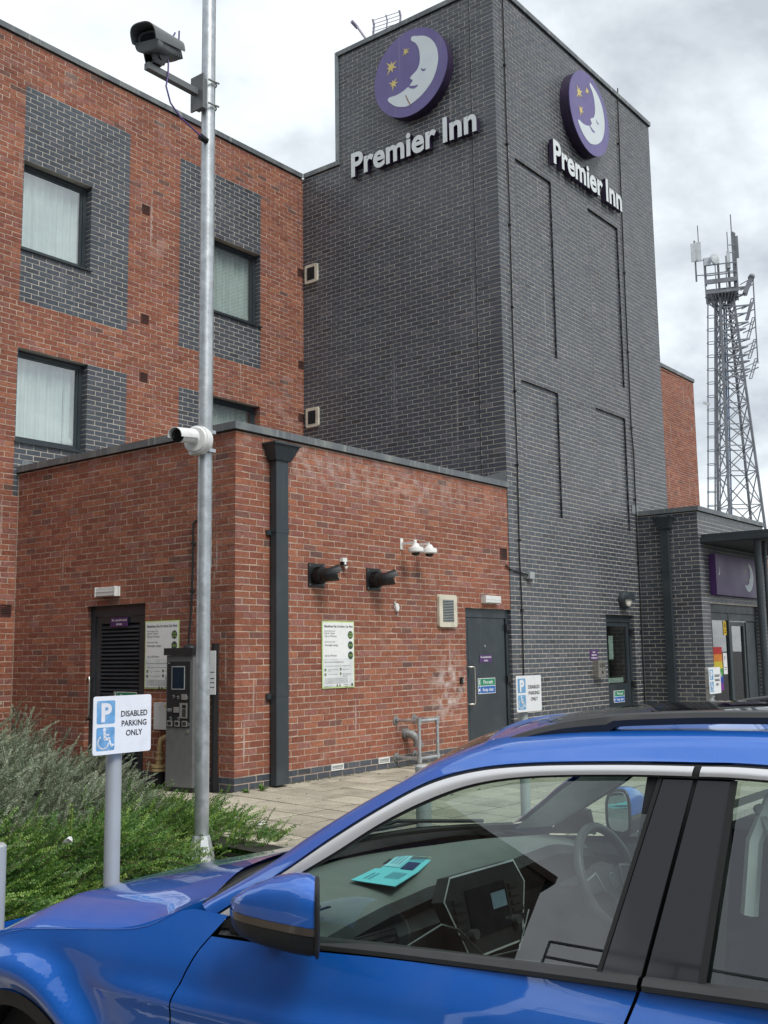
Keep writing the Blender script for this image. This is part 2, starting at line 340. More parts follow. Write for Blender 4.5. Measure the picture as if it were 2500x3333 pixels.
# bay lines of worn white paint on the road
bl = M()
for x in (-6.95, -3.3, .45, 4.2, 7.9):
    bl.quad((x-.05, -9.4, -.246), (x+.05, -9.4, -.246), (x+.05, -4.75, -.246), (x-.05, -4.75, -.246))
bl.build('bay_line_marking', mat('worn_line_paint', (.55, .55, .53), .8, var=.1, dirt=(.1, .1, .1, .9), dscale=9), kind='structure')
kb = M(); x = -13.0
while x < 30:
    kb.box(x+.003, x+.912, -4.62, -4.50, -.40, -.135); x += .915
kb.build('kerb', MT['kerb'], kind='structure')
sub = M()      # bedding under the slabs shows in the joints
sub.quad((-2.03, -4.5, -.1405), (40, -4.5, -.1405), (40, 0, -.0055), (-2.03, 0, -.0055)); sub.quad((-2.03, 0, -.0055), (40, 0, -.0055), (40, 8, -.0055), (-2.03, 8, -.0055)); sub.quad((-2.03, -4.5, -.5), (-2.03, 8, -.5), (-2.03, 8, -.0055), (-2.03, -4.5, -.1405))
pav = sub.build('pavement', MT['moss'], kind='structure')
bed = M()
nx, ny = 60, 50; vs = []; 
for j in range(ny+1):
    for i in range(nx+1):
        X = -12+(10.0)*i/nx; Y = -4.46+8.7*j/ny; vs.append((X, Y, bz(Y)+.05*math.sin(X*3.1)*math.sin(Y*2.7)+.03*rng.random()))
bed.add(vs, [(j*(nx+1)+i, j*(nx+1)+i+1, (j+1)*(nx+1)+i+1, (j+1)*(nx+1)+i) for j in range(ny) for i in range(nx)], 0, True)
bed.build('planting_bed_soil', MT['soil'], kind='structure')
edg = M()
for k in range(5): edg.box(-2.04, -1.99, -4.48+k*.915, -4.48+k*.915+.91, gz(-4.48+k*.915)-.1, gz(-4.48+k*.915)+.012)

S = .405; x0s, y0s = -.13, -.645; cells = []
for i in range(-5, 34):
    for j in range(-10, 6):
        xa, ya = x0s+i*S, y0s+j*S
        if ya > .15 and xa > -.3: continue
        if ya < -4.44 or xa < -1.9 or (ya > .6): continue
        cells.append((((xa+.2+8.1)**2+(ya+.2+8.47)**2), xa, ya))
cells.sort()
def slab_v(x, y, dz, tx, ty):
    s0 = .005; x1, y1 = x+S-.014, y+S-.014; P = []
    for (X, Y) in ((x+s0, y+s0), (x1, y+s0), (x1, y1), (x+s0, y1)): P.append((X, Y, gz(Y)+dz+tx*(X-x)+ty*(Y-y)))
    return P
sm = M()
for n_, (d_, x, y) in enumerate(cells):
    dz = random.uniform(-.002, .0015); tx, ty = random.uniform(-.004, .004), random.uniform(-.004, .004)
    x1 = min(x+S, 30)
    P = slab_v(x, y, dz, tx, ty)
    if y < 0 and y+S > 0 and x+S > 0: P = [(p[0], min(p[1], -.004), p[2]) for p in P]
    if P[2][1]-P[0][1] < .03: continue
    mb = M() if n_ < 298 else sm
    Q = [(p[0], p[1], p[2]-.045) for p in P]; c = Vector(P[0])
    e = .004; T = [(P[0][0]+e, P[0][1]+e, P[0][2]), (P[1][0]-e, P[1][1]+e, P[1][2]), (P[2][0]-e, P[2][1]-e, P[2][2]), (P[3][0]+e, P[3][1]-e, P[3][2])]
    B = [(p[0], p[1], p[2]-.004) for p in P]
    mb.add(T+B+Q, [(0, 1, 2, 3), (0, 4, 5, 1), (1, 5, 6, 2), (2, 6, 7, 3), (3, 7, 4, 0), (4, 8, 9, 5), (5, 9, 10, 6), (6, 10, 11, 7), (7, 11, 8, 4)])
    if n_ < 298: mb.build('paving_slab', MT['slab'], pav)
sm.build('paving_slab', MT['slab'], pav, kind='stuff')
mo = M()
for k in range(150):
    X_ = random.choice((random.uniform(.8, 5.6), random.uniform(-.2, 4))); Y_ = -random.uniform(.004, .05) if random.random() < .7 else y0s+S*random.randint(-3, 1)-.006+random.uniform(-.01, .01)
    if Y_ > -.003: Y_ = -.01
    r_ = random.uniform(.008, .035); c_ = V(X_, Y_, gz(Y_)); n_ = 7
    P = [c_+V(r_*1.8*random.uniform(.5, 1)*math.cos(q), r_*.45*math.sin(q), -.004) for q in np.linspace(0, 2*math.pi, n_, endpoint=False)]
    mo.add(P+[c_+V(0, 0, random.uniform(.004, .012))], [(i, (i+1) % n_, n_) for i in range(n_)])
mo.build('moss', mat('green_moss', (.06, .075, .03), .95, var=.5, vs=60), pav, kind='stuff')
for (X_, Y_, r_) in ((-1.19, -1.58, .075), (-1.10, -1.50, .05), (1.0, -1.3, .03), (.2, -.9, .02), (-.5, -1.7, .022)):
    st = M(); P = [V(X_+r_*random.uniform(.4, 1.2)*math.cos(q), Y_+r_*random.uniform(.3, .9)*math.sin(q), gz(Y_)+.0065) for q in np.linspace(0, 2*math.pi, 13, endpoint=False)]
    st.add(P+[V(X_, Y_, gz(Y_)+.0075)], [(i, (i+1) % 13, 13) for i in range(13)]); st.build('paint_spot', mat('old_white_paint', (.68, .66, .6), .8), pav)
# ------------------------------------------------------------------ hotel walls and bricks
P1 = Fr((0, 0, 0), (1, 0, 0), (0, -1, 0)); EL = Fr((0, 0, 0), (0, -1, 0), (-1, 0, 0)); TL = Fr((L_, 0, 0), (0, -1, 0), (-1, 0, 0))
P2 = Fr((0, D_, 0), (1, 0, 0), (0, -1, 0)); NL = Fr((10.571, 0, 0), (0, -1, 0), (-1, 0, 0)); NF = Fr((0, -1.162, 0), (1, 0, 0), (0, -1, 0))
RW = Fr((0, 4.6, 0), (1, 0, 0), (0, -1, 0)); NB = Fr((0, .9, 0), (1, 0, 0), (0, -1, 0))
hotel = thing('hotel_building', 'hotel of red and blue-black brick with tall dark tower and low red extension', 'building', (0, 0, 0))
BR = []       # every brick: frame, a0,a1,z0,z1,d, type, wall
def cut(iv, rects, z):
    for (a0, a1, b0, b1) in rects:
        if b0-.001 <= z <= b1+.001:
            o = []
            for (p, q) in iv:
                if a1 <= p or a0 >= q: o.append((p, q)); continue
                if a0 > p: o.append((p, a0))
                if a1 < q: o.append((a1, q))
            iv = o
    return iv
def wall(fr, a0, a1, z0, z1, base='red', dark=(), holes=(), recess=(), rd=.04, brickr=None, jag=1.0, label=None, rev=.11, par=0):
    # mortar sheet
    A = sorted({a0, a1, *[c for h in (*holes, *recess, *dark) for c in h[:2] if a0 < c < a1]}); Z = sorted({z0, z1, *[c for h in (*holes, *recess, *dark) for c in h[2:] if z0 < c < z1]})
    mb = M()
    inside = lambda R_, a, z: any(h[0] < a < h[1] and h[2] < z < h[3] for h in R_)
    for i in range(len(A)-1):
        for j in range(len(Z)-1):
            a, z = (A[i]+A[i+1])/2, (Z[j]+Z[j+1])/2
            if inside(holes, a, z): continue
            dk = ((base == 'dark') != inside(dark, a, z)) and not (base == 'red' and Z[j+1] < .2)
            mb.fq(fr, A[i], A[i+1], Z[j], Z[j+1], -.0032-(rd if inside(recess, a, z) else 0), 1 if dk else 0)
    for h in holes:
        e_ = .003; mi = 1 if base == 'dark' or inside(dark, h[1]+.02, (h[2]+h[3])/2) else 0
        mb.quad(fr.p(h[0]-e_, h[2], -.006), fr.p(h[0]-e_, h[3], -.006), fr.p(h[0]-e_, h[3], -rev), fr.p(h[0]-e_, h[2], -rev), mi)
        mb.quad(fr.p(h[1]+e_, h[2], -.006), fr.p(h[1]+e_, h[3], -.006), fr.p(h[1]+e_, h[3], -rev), fr.p(h[1]+e_, h[2], -rev), mi)
        mb.quad(fr.p(h[0], h[3]+e_, -.006), fr.p(h[1], h[3]+e_, -.006), fr.p(h[1], h[3]+e_, -rev), fr.p(h[0], h[3]+e_, -rev), mi)
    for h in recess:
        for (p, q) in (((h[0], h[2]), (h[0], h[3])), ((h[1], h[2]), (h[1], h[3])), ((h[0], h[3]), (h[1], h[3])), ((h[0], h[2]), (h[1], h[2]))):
            mb.quad(fr.p(*p, -.004), fr.p(*q, -.004), fr.p(*q, -.046), fr.p(*p, -.046), 2)  # recess sides coloured near black to paint in their shadow line
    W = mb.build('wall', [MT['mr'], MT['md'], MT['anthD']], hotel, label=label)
    # bricks
    rr = brickr or (a0, a1, z0, z1); edges = [c for h in (*dark, *recess) for c in h[:2]]
    k = int(math.floor(rr[2]/.075+1e-6))
    while k*.075 < rr[3]-.012:
        zb, zt = max(k*.075, rr[2])+.0062, min((k+1)*.075, rr[3])-.0062 if (k+1)*.075 <= rr[3]+1e-6 else rr[3]
        if zt-zb < .012: k += 1; continue
        zc = k*.075+.0375
        iv = cut([(rr[0], rr[1])], holes, zc)
        iv2 = []
        for (p, q) in iv:
            cuts = sorted({c for h in (*dark, *recess) if h[2] < zc < h[3] for c in h[:2] if p < c < q}); pts = [p, *cuts, q]; iv2 += list(zip(pts[:-1], pts[1:]))
        ph = .1125*((k+par) % 2)
        for (p, q) in iv2:
            n0 = int(math.floor((p-ph)/.225)); e_ = n0*.225+ph; segs = []
            while e_ < q:
                s0, s1 = max(e_, p), min(e_+.225, q)
                if s1-s0 > .001: segs.append([s0, s1])
                e_ += .225
            if len(segs) > 1 and segs[0][1]-segs[0][0] < .05: segs[1][0] = segs[0][0]; segs.pop(0)
            if len(segs) > 1 and segs[-1][1]-segs[-1][0] < .05: segs[-2][1] = segs[-1][1]; segs.pop()
            for (s0, s1) in segs:
                am = (s0+s1)/2; dk = (base == 'dark') != inside(dark, am, zc)
                i0 = 0 if abs(s0-p) < 1e-6 else .0062; i1 = 0 if abs(s1-q) < 1e-6 else .0062
                dd = rd if inside(recess, am, zc) else 0
                BR.append((fr, s0+i0, s1-i1, zb, zt, -dd, dk, W, jag))
        k += 1
    return W
wE = wall(P1, .002, L_, 0, HE, 'red', dark=[(.0, 9, 0, .15)], holes=[(4.557, L_+1, 0, 2.1)], label='red brick wall of the low extension beside the downpipe')
wL = wall(EL, -D_, -.002, 0, HE, 'red', dark=[(-9, 0, 0, .15)], holes=[(-2.675, -1.531, 0, 2.1)], label='red brick wall of the extension with the louvred door')
wall(TL, -.112, -.002, 0, 2.1, 'dark', par=1)
wTL = wall(TL, -D_, -.002, HE-.025, HM, 'dark', label='dark brick left flank of the tower', par=1)
wall(TL, -3.40, -.002, HM, HT, 'dark', par=1)
REC = [(6.39, 7.605, 6.45, 9.675), (8.99, 10.255, 6.45, 9.675), (6.36, 7.585, 3.675, 5.85), (8.98, 10.21, 3.675, 5.85)]
wTR = wall(P1, L_+.002, XT, 0, HT, 'dark', holes=[(9.03, 10.185, 0, 2.1)], recess=REC, label='dark brick front of the tower with four recessed panels', par=1)
WH = [(-.07, 1.09, 7.2, 8.55), (3.525, 4.685, 7.2, 8.55), (-.07, 1.09, 4.425, 5.775), (3.525, 4.685, 4.425, 5.775)]
DK2 = [(-.08, 1.79, 6.45, 9.675), (2.82, 4.69, 6.45, 9.675), (-.08, 1.80, 3.675, 5.775), (2.84, 4.68, 3.675, 5.775)]
wM = wall(P2, -4.2, L_, 3.975, HM, 'red', dark=DK2, holes=WH, label='red brick upper wall of the bedroom wing', rev=.14)
wall(P2, -4.2, 0, 0, 3.975, 'red', dark=[(-.08, 1.8, 3.675, 5.775)])
wall(RW, 12, 25.6, 2.0, 10.4, 'red', brickr=(22.4, 25.6, 3.6, 10.4), label='red brick end of the far wing behind the tower')
wall(NL, .002, 1.160, 0, HE, 'dark', label='dark brick side of the entrance block'); 
wall(NF, 10.573, 14.16, 0, HE, 'dark', holes=[(10.99, 13.62, 0, 2.3)], label='dark brick front of the entrance block')
wall(NB, 14.16, 22.5, 0, 3.9, 'red', label='red brick wall right of the entrance')
# side / back faces, roofs (plain)
bk = M()
bk.quad((XT, 0, 0), (XT, 8, 0), (XT, 8, HT), (XT, 0, HT)); bk.quad((25.6, 4.6, 0), (25.6, 14, 0), (25.6, 14, 10.4), (25.6, 4.6, 10.4))
bk.quad((-4.2, D_, 0), (-4.2, 14, 0), (-4.2, 14, HM), (-4.2, D_, HM)); bk.quad((14.16, -1.162, 0), (14.16, .9, 0), (14.16, .9, HE), (14.16, -1.162, HE))
bk.quad((-4.2, 14, 0), (25.6, 14, 0), (25.6, 14, 10.3), (-4.2, 14, 10.3)); bk.quad((L_, 3.4, HM), (XT, 3.4, HM), (XT, 3.4, HT), (L_, 3.4, HT))
bk.quad((22.5, .9, 0), (22.5, 4.6, 0), (22.5, 4.6, 3.9), (22.5, .9, 3.9))
bk.build('wall', MT['red'], hotel)
rf = M()
rf.quad((0, 0, 3.9), (L_, 0, 3.9), (L_, D_, 3.9), (0, D_, 3.9)); rf.quad((L_, 0, HT-.05), (XT, 0, HT-.05), (XT, 3.4, HT-.05), (L_, 3.4, HT-.05))
rf.quad((-4.2, D_, 10.3), (25.6, D_+.32, 10.3), (25.6, 14, 10.3), (-4.2, 14, 10.3)); rf.quad((10.571, -1.162, 3.9), (14.16, -1.162, 3.9), (14.16, 1, 3.9), (10.571, 1, 3.9)); rf.quad((14.16, .9, 3.85), (22.5, .9, 3.85), (22.5, 4.6, 3.85), (14.16, 4.6, 3.85))
rf.build('roof', MT['roof'], hotel)
# ---- brick meshes
dist = [((b[0].p((b[1]+b[2])/2, (b[3]+b[4])/2)-CAM).length, i) for i, b in enumerate(BR)]
def cand(b):
    if b[0] is EL: return b[3] > 1.15 or b[2] > -.45
    if b[0] is P1: return b[2] < L_ and not (.5 < b[1] < .70)
    return False
near = sorted([(d, i) for d, i in dist if cand(BR[i]) and abs(BR[i][2]-BR[i][1]-.2126) < .002 and BR[i][4]-BR[i][3] > .06])[:298]
nearset = {i for d, i in near}
def brick_arrays(items, worldspace=True):
    n = len(items); vs = np.zeros((n*8, 3)); rnd = np.zeros(n); mi = np.zeros(n, int)
    for k, (fr, a0, a1, z0, z1, d, dk, W, jag) in enumerate(items):
        j = (.0014 if dk else .0030)*jag; jd = (.0008 if dk else .0022)
        q = rng.uniform(-1, 1, 12)
        P = [(a0+j*q[0], z0+j*q[1], d+jd*q[8]), (a1+j*q[2], z0+j*q[3], d+jd*q[9]), (a1+j*q[4], z1+j*q[5], d+jd*q[10]), (a0+j*q[6], z1+j*q[7], d+jd*q[11])]
        for c in range(4):
            vs[k*8+c] = fr.p(*P[c]); vs[k*8+4+c] = fr.p(P[c][0], P[c][1], d-.13)
        rnd[k] = rng.random(); mi[k] = int(dk)
    f = np.array([(0, 1, 2, 3), (4, 0, 3, 7), (1, 5, 6, 2), (3, 2, 6, 7), (4, 5, 1, 0)])
    faces = (np.arange(n)[:, None, None]*8+f[None]).reshape(-1, 4)
    return vs, faces, np.repeat(rnd, 5), np.repeat(mi, 5)
def np_mesh(name, vs, faces, rnd, mi, mats, k=4):
    me = bpy.data.meshes.new(name); nf = len(faces)
    me.vertices.add(len(vs)); me.vertices.foreach_set('co', np.asarray(vs, dtype=np.float32).ravel())
    me.loops.add(nf*k); me.loops.foreach_set('vertex_index', np.asarray(faces, dtype=np.int32).ravel())
    me.polygons.add(nf); me.polygons.foreach_set('loop_start', np.arange(nf, dtype=np.int32)*k)
    for m in mats: me.materials.append(m)
    me.update(calc_edges=True)
    if mi is not None: me.polygons.foreach_set('material_index', np.asarray(mi, dtype=np.int32))
    me.polygons.foreach_set('use_smooth', np.zeros(nf, dtype=bool))
    at = me.attributes.new('rnd', 'FLOAT', 'FACE'); at.data.foreach_set('value', np.asarray(rnd, dtype=np.float32)); me.update(); return me
rest = [b for i, b in enumerate(BR) if i not in nearset]
vs, fs, rn, mi = brick_arrays(rest)
link('brick', np_mesh('brick', vs, fs, rn, mi, [MT['red'], MT['dark']]), hotel, kind='stuff')
variants = {}
for frk, fr in (('p', P1), ('e', EL)):
    for dk in (False, True):
        for vi in range(8):
            it = [(Fr((0, 0, 0), fr.R, fr.N), -.1063, .1063, -.0313, .0313, 0, dk, None, 1.0)]
            a, b_, c_, d_ = brick_arrays(it); variants[(frk, dk, vi)] = np_mesh('brick', a, b_, c_, d_, [MT['red'], MT['dark']])
for d, i in near:
    b = BR[i]; o = bpy.data.objects.new('brick', variants[('p' if b[0] is P1 else 'e', b[6], random.randrange(8))]); sc.collection.objects.link(o)
    o.parent = b[7]; o.location = b[0].p((b[1]+b[2])/2, (b[3]+b[4])/2, b[5]+random.uniform(-.001, .0015))
# ---- copings, in lengths with joints
def coping(fr, a0, a1, zb, dep=.36, over=.035, h=.085, seg=1.8, ends=(0, 0)):
    n = max(1, round((a1-a0)/seg)); s_ = (a1-a0)/n
    for i in range(n):
        mb = M(); g0 = 0 if i == 0 else .003; g1 = 0 if i == n-1 else .003
        aa, ab = a0+i*s_+g0, a0+(i+1)*s_-g1
        mb.fb(fr, aa, ab, zb, zb+h, -dep, over)
        mb.build('coping', MT['cop'], hotel)
    und = M(); und.fb(fr, a0+.01, a1-.01, zb-.012, zb-.0005, -.3, .012); und.build('coping_painted_shadow', MT['anthD'], hotel)  # added dark strip paints the shade below the coping
coping(P1, -.037, L_-.001, HE, over=.038); coping(EL, -D_+.001, -.362, HE+.0, over=.037)
coping(P2, -4.2, L_-.04, HM); coping(TL, -D_+.04, -3.36, HM, over=.034)
coping(TL, -3.40, -.362, HT, over=.036); coping(P1, L_-.036, XT+.036, HT, over=.037)
coping(RW, 12.1, 25.64, 10.4, h=.11); coping(NL, .002, .80, HE, over=.036); coping(NF, 10.571-.036, 14.2, HE, over=.038)
coping(NB, 14.2, 22.5, 3.9)
cx = M(); cx.box(L_-.036, L_+.3, 3.37, 3.44, HM+.09, HT+.085); cx.build('flashing', MT['leadm'], hotel)
fl = M(); fl.hexa([TL.p(-.62, 4.086, 0), TL.p(-.01, 4.086, 0), TL.p(-.01, 4.086, .012), TL.p(-.62, 4.086, .012), TL.p(-.55, 4.2, 0), TL.p(-.01, 4.27, 0), TL.p(-.01, 4.27, .012), TL.p(-.55, 4.2, .012)])
fl.hexa([P2.p(.03, 4.086, 0), P2.p(.4, 4.086, 0), P2.p(.4, 4.086, .012), P2.p(.03, 4.086, .012), P2.p(.05, 4.2, 0), P2.p(.36, 4.15, 0), P2.p(.36, 4.15, .012), P2.p(.05, 4.2, .012)])
fl.fb(P1, 10.30, 10.56, 4.02, 4.20, .004, .014); fl.build('flashing', MT['leadm'], hotel)
mj = M(); mj.fb(TL, -.472, -.462, HE, HT, -.012, .0015); mj.build('movement_joint', MT['anthD'], hotel)
mj = M(); mj.fb(EL, -D_+.004, -D_+.02, 0, HE, -.012, .003); mj.build('movement_joint', MT['mr'], hotel)
mj = M(); mj.fb(P1, L_-.012, L_+.004, 2.1, HE, -.012, .002); mj.build('movement_joint', MT['anthD'], hotel)
# ---- bedroom windows
def window(fr, a0, a1, b0, b1, seed, open_gap=None):
    w_ = M(); f_ = .062; d0, d1 = -.185, -.13
    w_.fb(fr, a0, a0+f_, b0+.03, b1, d0, d1); w_.fb(fr, a1-f_, a1, b0+.03, b1, d0, d1); w_.fb(fr, a0+f_, a1-f_, b1-f_, b1, d0, d1); w_.fb(fr, a0+f_, a1-f_, b0+.03, b0+.03+f_, d0, d1)
    # inner sash
    i0, i1, j0, j1 = a0+f_, a1-f_, b0+.03+f_, b1-f_
    W = w_.build('window', MT['anth'], hotel)
    s_ = M(); g_ = .028
    s_.fb(fr, i0+.004, i0+g_, j0+.004, j1-.004, -.178, -.142); s_.fb(fr, i1-g_, i1-.004, j0+.004, j1-.004, -.178, -.142); s_.fb(fr, i0+g_, i1-g_, j1-g_, j1-.004, -.178, -.142); s_.fb(fr, i0+g_, i1-g_, j0+.004, j0+g_, -.178, -.142)
    s_.build('frame', MT['anth'], W)
    gl = M(); gl.fq(fr, i0+g_-.004, i1-g_+.004, j0+g_-.004, j1-g_+.004, -.16); gl.build('pane', MT['wglass'], W)
    si = M(); si.hexa([fr.p(a0, b0, -.17), fr.p(a1, b0, -.17), fr.p(a1+.02, b0, .035), fr.p(a0-.02, b0, .035), fr.p(a0, b0+.029, -.17), fr.p(a1, b0+.029, -.17), fr.p(a1+.02, b0+.018, .035), fr.p(a0-.02, b0+.018, .035)]); si.build('sill', MT['anth'], W)
    cu = M(); n = 110; rs = random.Random(seed); x = i0-.02; ph = 0; vv = []
    gap = open_gap or (9, 9)
    for i in range(n+1):
        a = i0-.03+(i1-i0+.06)*i/n; ph += rs.uniform(.25, .75); dep = -.27-.022*math.sin(ph)-.012*math.sin(ph*.37+seed)
        vv.append((a, dep))
    for (p, q) in zip(vv[:-1], vv[1:]):
        if gap[0] < p[0] < gap[1]: continue
        cu.quad(fr.p(p[0], b0, p[1]), fr.p(q[0], b0, q[1]), fr.p(q[0], b1, q[1]), fr.p(p[0], b1, p[1]))
    for k in range(len(cu.sm)): cu.sm[k] = True
    cu.build('curtain', MT['curtain'], W)
    rm = M(); rm.fq(fr, a0-.1, a1+.1, b0-.1, b1+.1, -.9); 
    rm.quad(fr.p(a0-.1, b0-.1, -.19), fr.p(a0-.1, b1+.1, -.19), fr.p(a0-.1, b1+.1, -.9), fr.p(a0-.1, b0-.1, -.9)); rm.quad(fr.p(a1+.1, b0-.1, -.19), fr.p(a1+.1, b1+.1, -.19), fr.p(a1+.1, b1+.1, -.9), fr.p(a1+.1, b0-.1, -.9))
    rm.quad(fr.p(a0-.1, b0, -.19), fr.p(a1+.1, b0, -.19), fr.p(a1+.1, b0, -.9), fr.p(a0-.1, b0, -.9)); rm.quad(fr.p(a0-.1, b1+.02, -.19), fr.p(a1+.1, b1+.02, -.19), fr.p(a1+.1, b1+.02, -.9), fr.p(a0-.1, b1+.02, -.9))
    rm.build('room', MT['room'], W)
    hd = M()
    for q in (.16, .8): hd.fb(fr, i0+(i1-i0)*q, i0+(i1-i0)*q+.07, b0+.05, b0+.06, -.1295, -.124)
    hd.build('drain_cap', MT['blackm'], W)
    dv_ = M()
    for q in (.085, .175): dv_.disc(fr, i1-q, j0+.10, .043, -.20, 18)
    dv_.build('curtain_weight', MT['white'], W)
window(P2, *WH[0], 3); window(P2, *WH[1], 5); window(P2, *WH[2], 8, (.82, .835)); window(P2, *WH[3], 12)
# ---- airbricks
def airbrick(fr, a, b, w_=.155, h=.14, m='red'):
    x = M(); x.fb(fr, a, a+w_, b, b+.014, 0, .012); x.fb(fr, a, a+w_, b+h-.014, b+h, 0, .012); x.fb(fr, a, a+.014, b+.014, b+h-.014, 0, .012); x.fb(fr, a+w_-.014, a+w_, b+.014, b+h-.014, 0, .012)
    x.fb(fr, a+.01, a+w_-.01, b+.01, b+h-.01, -.03, .0012, 1)
    for k in range(5): x.fb(fr, a+.014, a+w_-.014, b+.022+k*(h-.04)/5, b+.033+k*(h-.04)/5, .0014, .008)
    x.build('airbrick', [mat('terracotta_vent', (.085, .035, .028), .8) if m == 'red' else MT['white'], MT['blackm']], hotel)
for a, b in ((2.035, 8.46), (2.05, 6.66), (2.045, 5.72), (5.655, 8.45), (5.665, 6.68), (5.665, 5.69)): airbrick(P2, a, b)
airbrick(P2, -.215, 2.03, .17, .16); airbrick(P1, 5.555, 2.87, .185, .17)
for a in (1.59, 2.50): airbrick(P1, a, .075, .225, .075, 'w')
# ---- doors
def handle(fr, a, b0, b1, par_, d=.0):
    x = M(); x.tube([fr.p(a-.07, b1, d), fr.p(a-.05, b1, d+.055), fr.p(a, b1, d+.075), fr.p(a+.012, b1-.02, d+.08), fr.p(a+.015, b1-.05, d+.08), fr.p(a+.015, b0+.05, d+.08), fr.p(a+.012, b0+.02, d+.08), fr.p(a, b0, d+.075), fr.p(a-.05, b0, d+.055), fr.p(a-.07, b0, d)], .0125, 10); x.build('handle', MT['steel'], par_)
def frame_(mb, fr, a0, a1, b1, f_=.07, d0=-.14, d1=-.07, b0=0, ft=None):
    ft = ft or f_
    mb.fb(fr, a0, a0+f_, b0, b1, d0, d1); mb.fb(fr, a1-f_, a1, b0, b1, d0, d1); mb.fb(fr, a0+f_, a1-f_, b1-ft, b1, d0, d1)
# louvred door on the left wall of the extension
dm = M(); frame_(dm, EL, -2.675, -1.531, 2.1, .09, ft=.13); door1 = dm.build('door', MT['anth'], hotel, label='dark louvred service door on the left wall of the extension')
lf = M(); a0, a1 = -2.585, -1.621
lf.fb(EL, a0+.003, a0+.11, .03, 1.967, -.125, -.085); lf.fb(EL, a1-.11, a1-.003, .03, 1.967, -.125, -.085); lf.fb(EL, a0+.11, a1-.11, 1.88, 1.967, -.125, -.085); lf.fb(EL, a0+.11, a1-.11, .03, .14, -.125, -.085); lf.fb(EL, a0+.1, a1-.1, .1, 1.9, -.13, -.122, 1)
lf.build('leaf', [MT['anth'], MT['blackm']], door1)
z = .155
while z < 1.86:
    s_ = M(); A, B = a0+.112, a1-.112
    s_.hexa([EL.p(A, z, -.118), EL.p(B, z, -.118), EL.p(B, z-.002, -.080), EL.p(A, z-.002, -.080), EL.p(A, z+.040, -.118), EL.p(B, z+.040, -.118), EL.p(B, z+.012, -.080), EL.p(A, z+.012, -.080)]); s_.build('louvre_slat', MT['anth'], door1); z += .0475
handle(EL, -2.60, .72, 1.22, door1, -.08)
# plain service door
dm = M(); frame_(dm, P1, 4.557, 5.81, 2.1, .075, ft=.13, d0=-.12, d1=-.05); door2 = dm.build('door', MT['anth'], hotel, label='plain dark grey service door beside the tower corner')
lf = M(); lf.fb(P1, 4.636, 5.70, .03, 1.965, -.10, -.062); lf.fb(P1, 4.70, 5.66, .10, 1.93, -.0618, -.058); lf.build('leaf', MT['anth'], door2)
for zz in (.12, 1.0, 1.78): lf = M(); lf.fb(P1, 5.705, 5.80, zz, zz+.10, -.06, -.015); lf.build('hinge', MT['black'], door2)
lf = M(); lf.disc(P1, 5.14, 1.55, .016, -.05, 12, 0, .01); lf.build('spyhole', MT['steel'], door2); handle(P1, 4.72, .72, 1.25, door2, -.06)
# glazed tower door
dm = M(); frame_(dm, P1, 9.03, 10.185, 2.1, .075, ft=.13, d0=-.14, d1=-.07); door3 = dm.build('door', MT['anth'], hotel, label='half glazed dark door in the tower')
lf = M(); lf.fb(P1, 9.11, 9.20, .03, 1.96, -.125, -.085); lf.fb(P1, 10.0, 10.10, .03, 1.96, -.125, -.085); lf.fb(P1, 9.2, 10.0, 1.89, 1.96, -.125, -.085); lf.fb(P1, 9.2, 10.0, .03, .86, -.125, -.087); lf.build('leaf', MT['anth'], door3)
for zz in (.8, 1.75): lf = M(); lf.fb(P1, 10.095, 10.17, zz, zz+.09, -.07, -.02); lf.build('hinge', MT['black'], door3)
lf = M(); lf.fq(P1, 9.2, 10.0, .86, 1.89, -.105); lf.build('pane', MT['wglass'], door3)
lf = M(); lf.fq(P1, 9.1, 10.1, .5, 2.0, -.5); lf.build('lobby_wall', mat('lobby_wall', (.10, .13, .11), .8), door3)
lf = M(); lf.fq(P1, 9.32, 9.5, 1.30, 1.72, -.112); lf.fq(P1, 9.24, 9.86, .88, .97, -.112); lf.build('notice', mat('pale_notice', (.42, .5, .45), .6), door3)
# ---- downpipes with hoppers
def downpipe(fr, a0, a1, ztop, hop, collars, dd=.09, lab=None):
    x = M(); x.fb(fr, a0, a1, .02, ztop, .028, .028+dd)
    dp = x.build('downpipe', MT['anth'], hotel, label=lab)
    x = M(); (h0, h1, hb, ht) = hop; e = .03
    x.hexa([fr.p(a0-e, hb, .01), fr.p(a1+e, hb, .01), fr.p(a1+e, hb, .14), fr.p(a0-e, hb, .14), fr.p(h0, ht, .004), fr.p(h1, ht, .004), fr.p(h1, ht, .20), fr.p(h0, ht, .20)])
    x.fb(fr, h0-.015, h1+.015, ht+.001, ht+.022, .003, .215); x.cyl(fr.p((h0+h1)/2-.07, ht+.02, .1), fr.p((h0+h1)/2+.07, ht+.02, .1), .04, n=12); x.build('hopper', MT['anth'], dp)
    for c in collars:
        x = M(); x.fb(fr, a0-.004, a1+.004, c, c+.07, .024, .028+dd+.004); x.build('collar', MT['anth'], dp)
        x = M(); x.fb(fr, a0-.06, a0-.004, c-.03, c+.03, .002, .04); x.build('bracket', MT['anth'], dp)
downpipe(P1, .535, .735, 3.73, (.43, .85, 3.705, 3.88), (2.86, 1.0), lab='square dark grey downpipe near the corner of the extension')
downpipe(NL, .475, .625, 3.73, (.37, .72, 3.70, 3.90), (2.9, 1.1), lab='square dark downpipe on the entrance block')
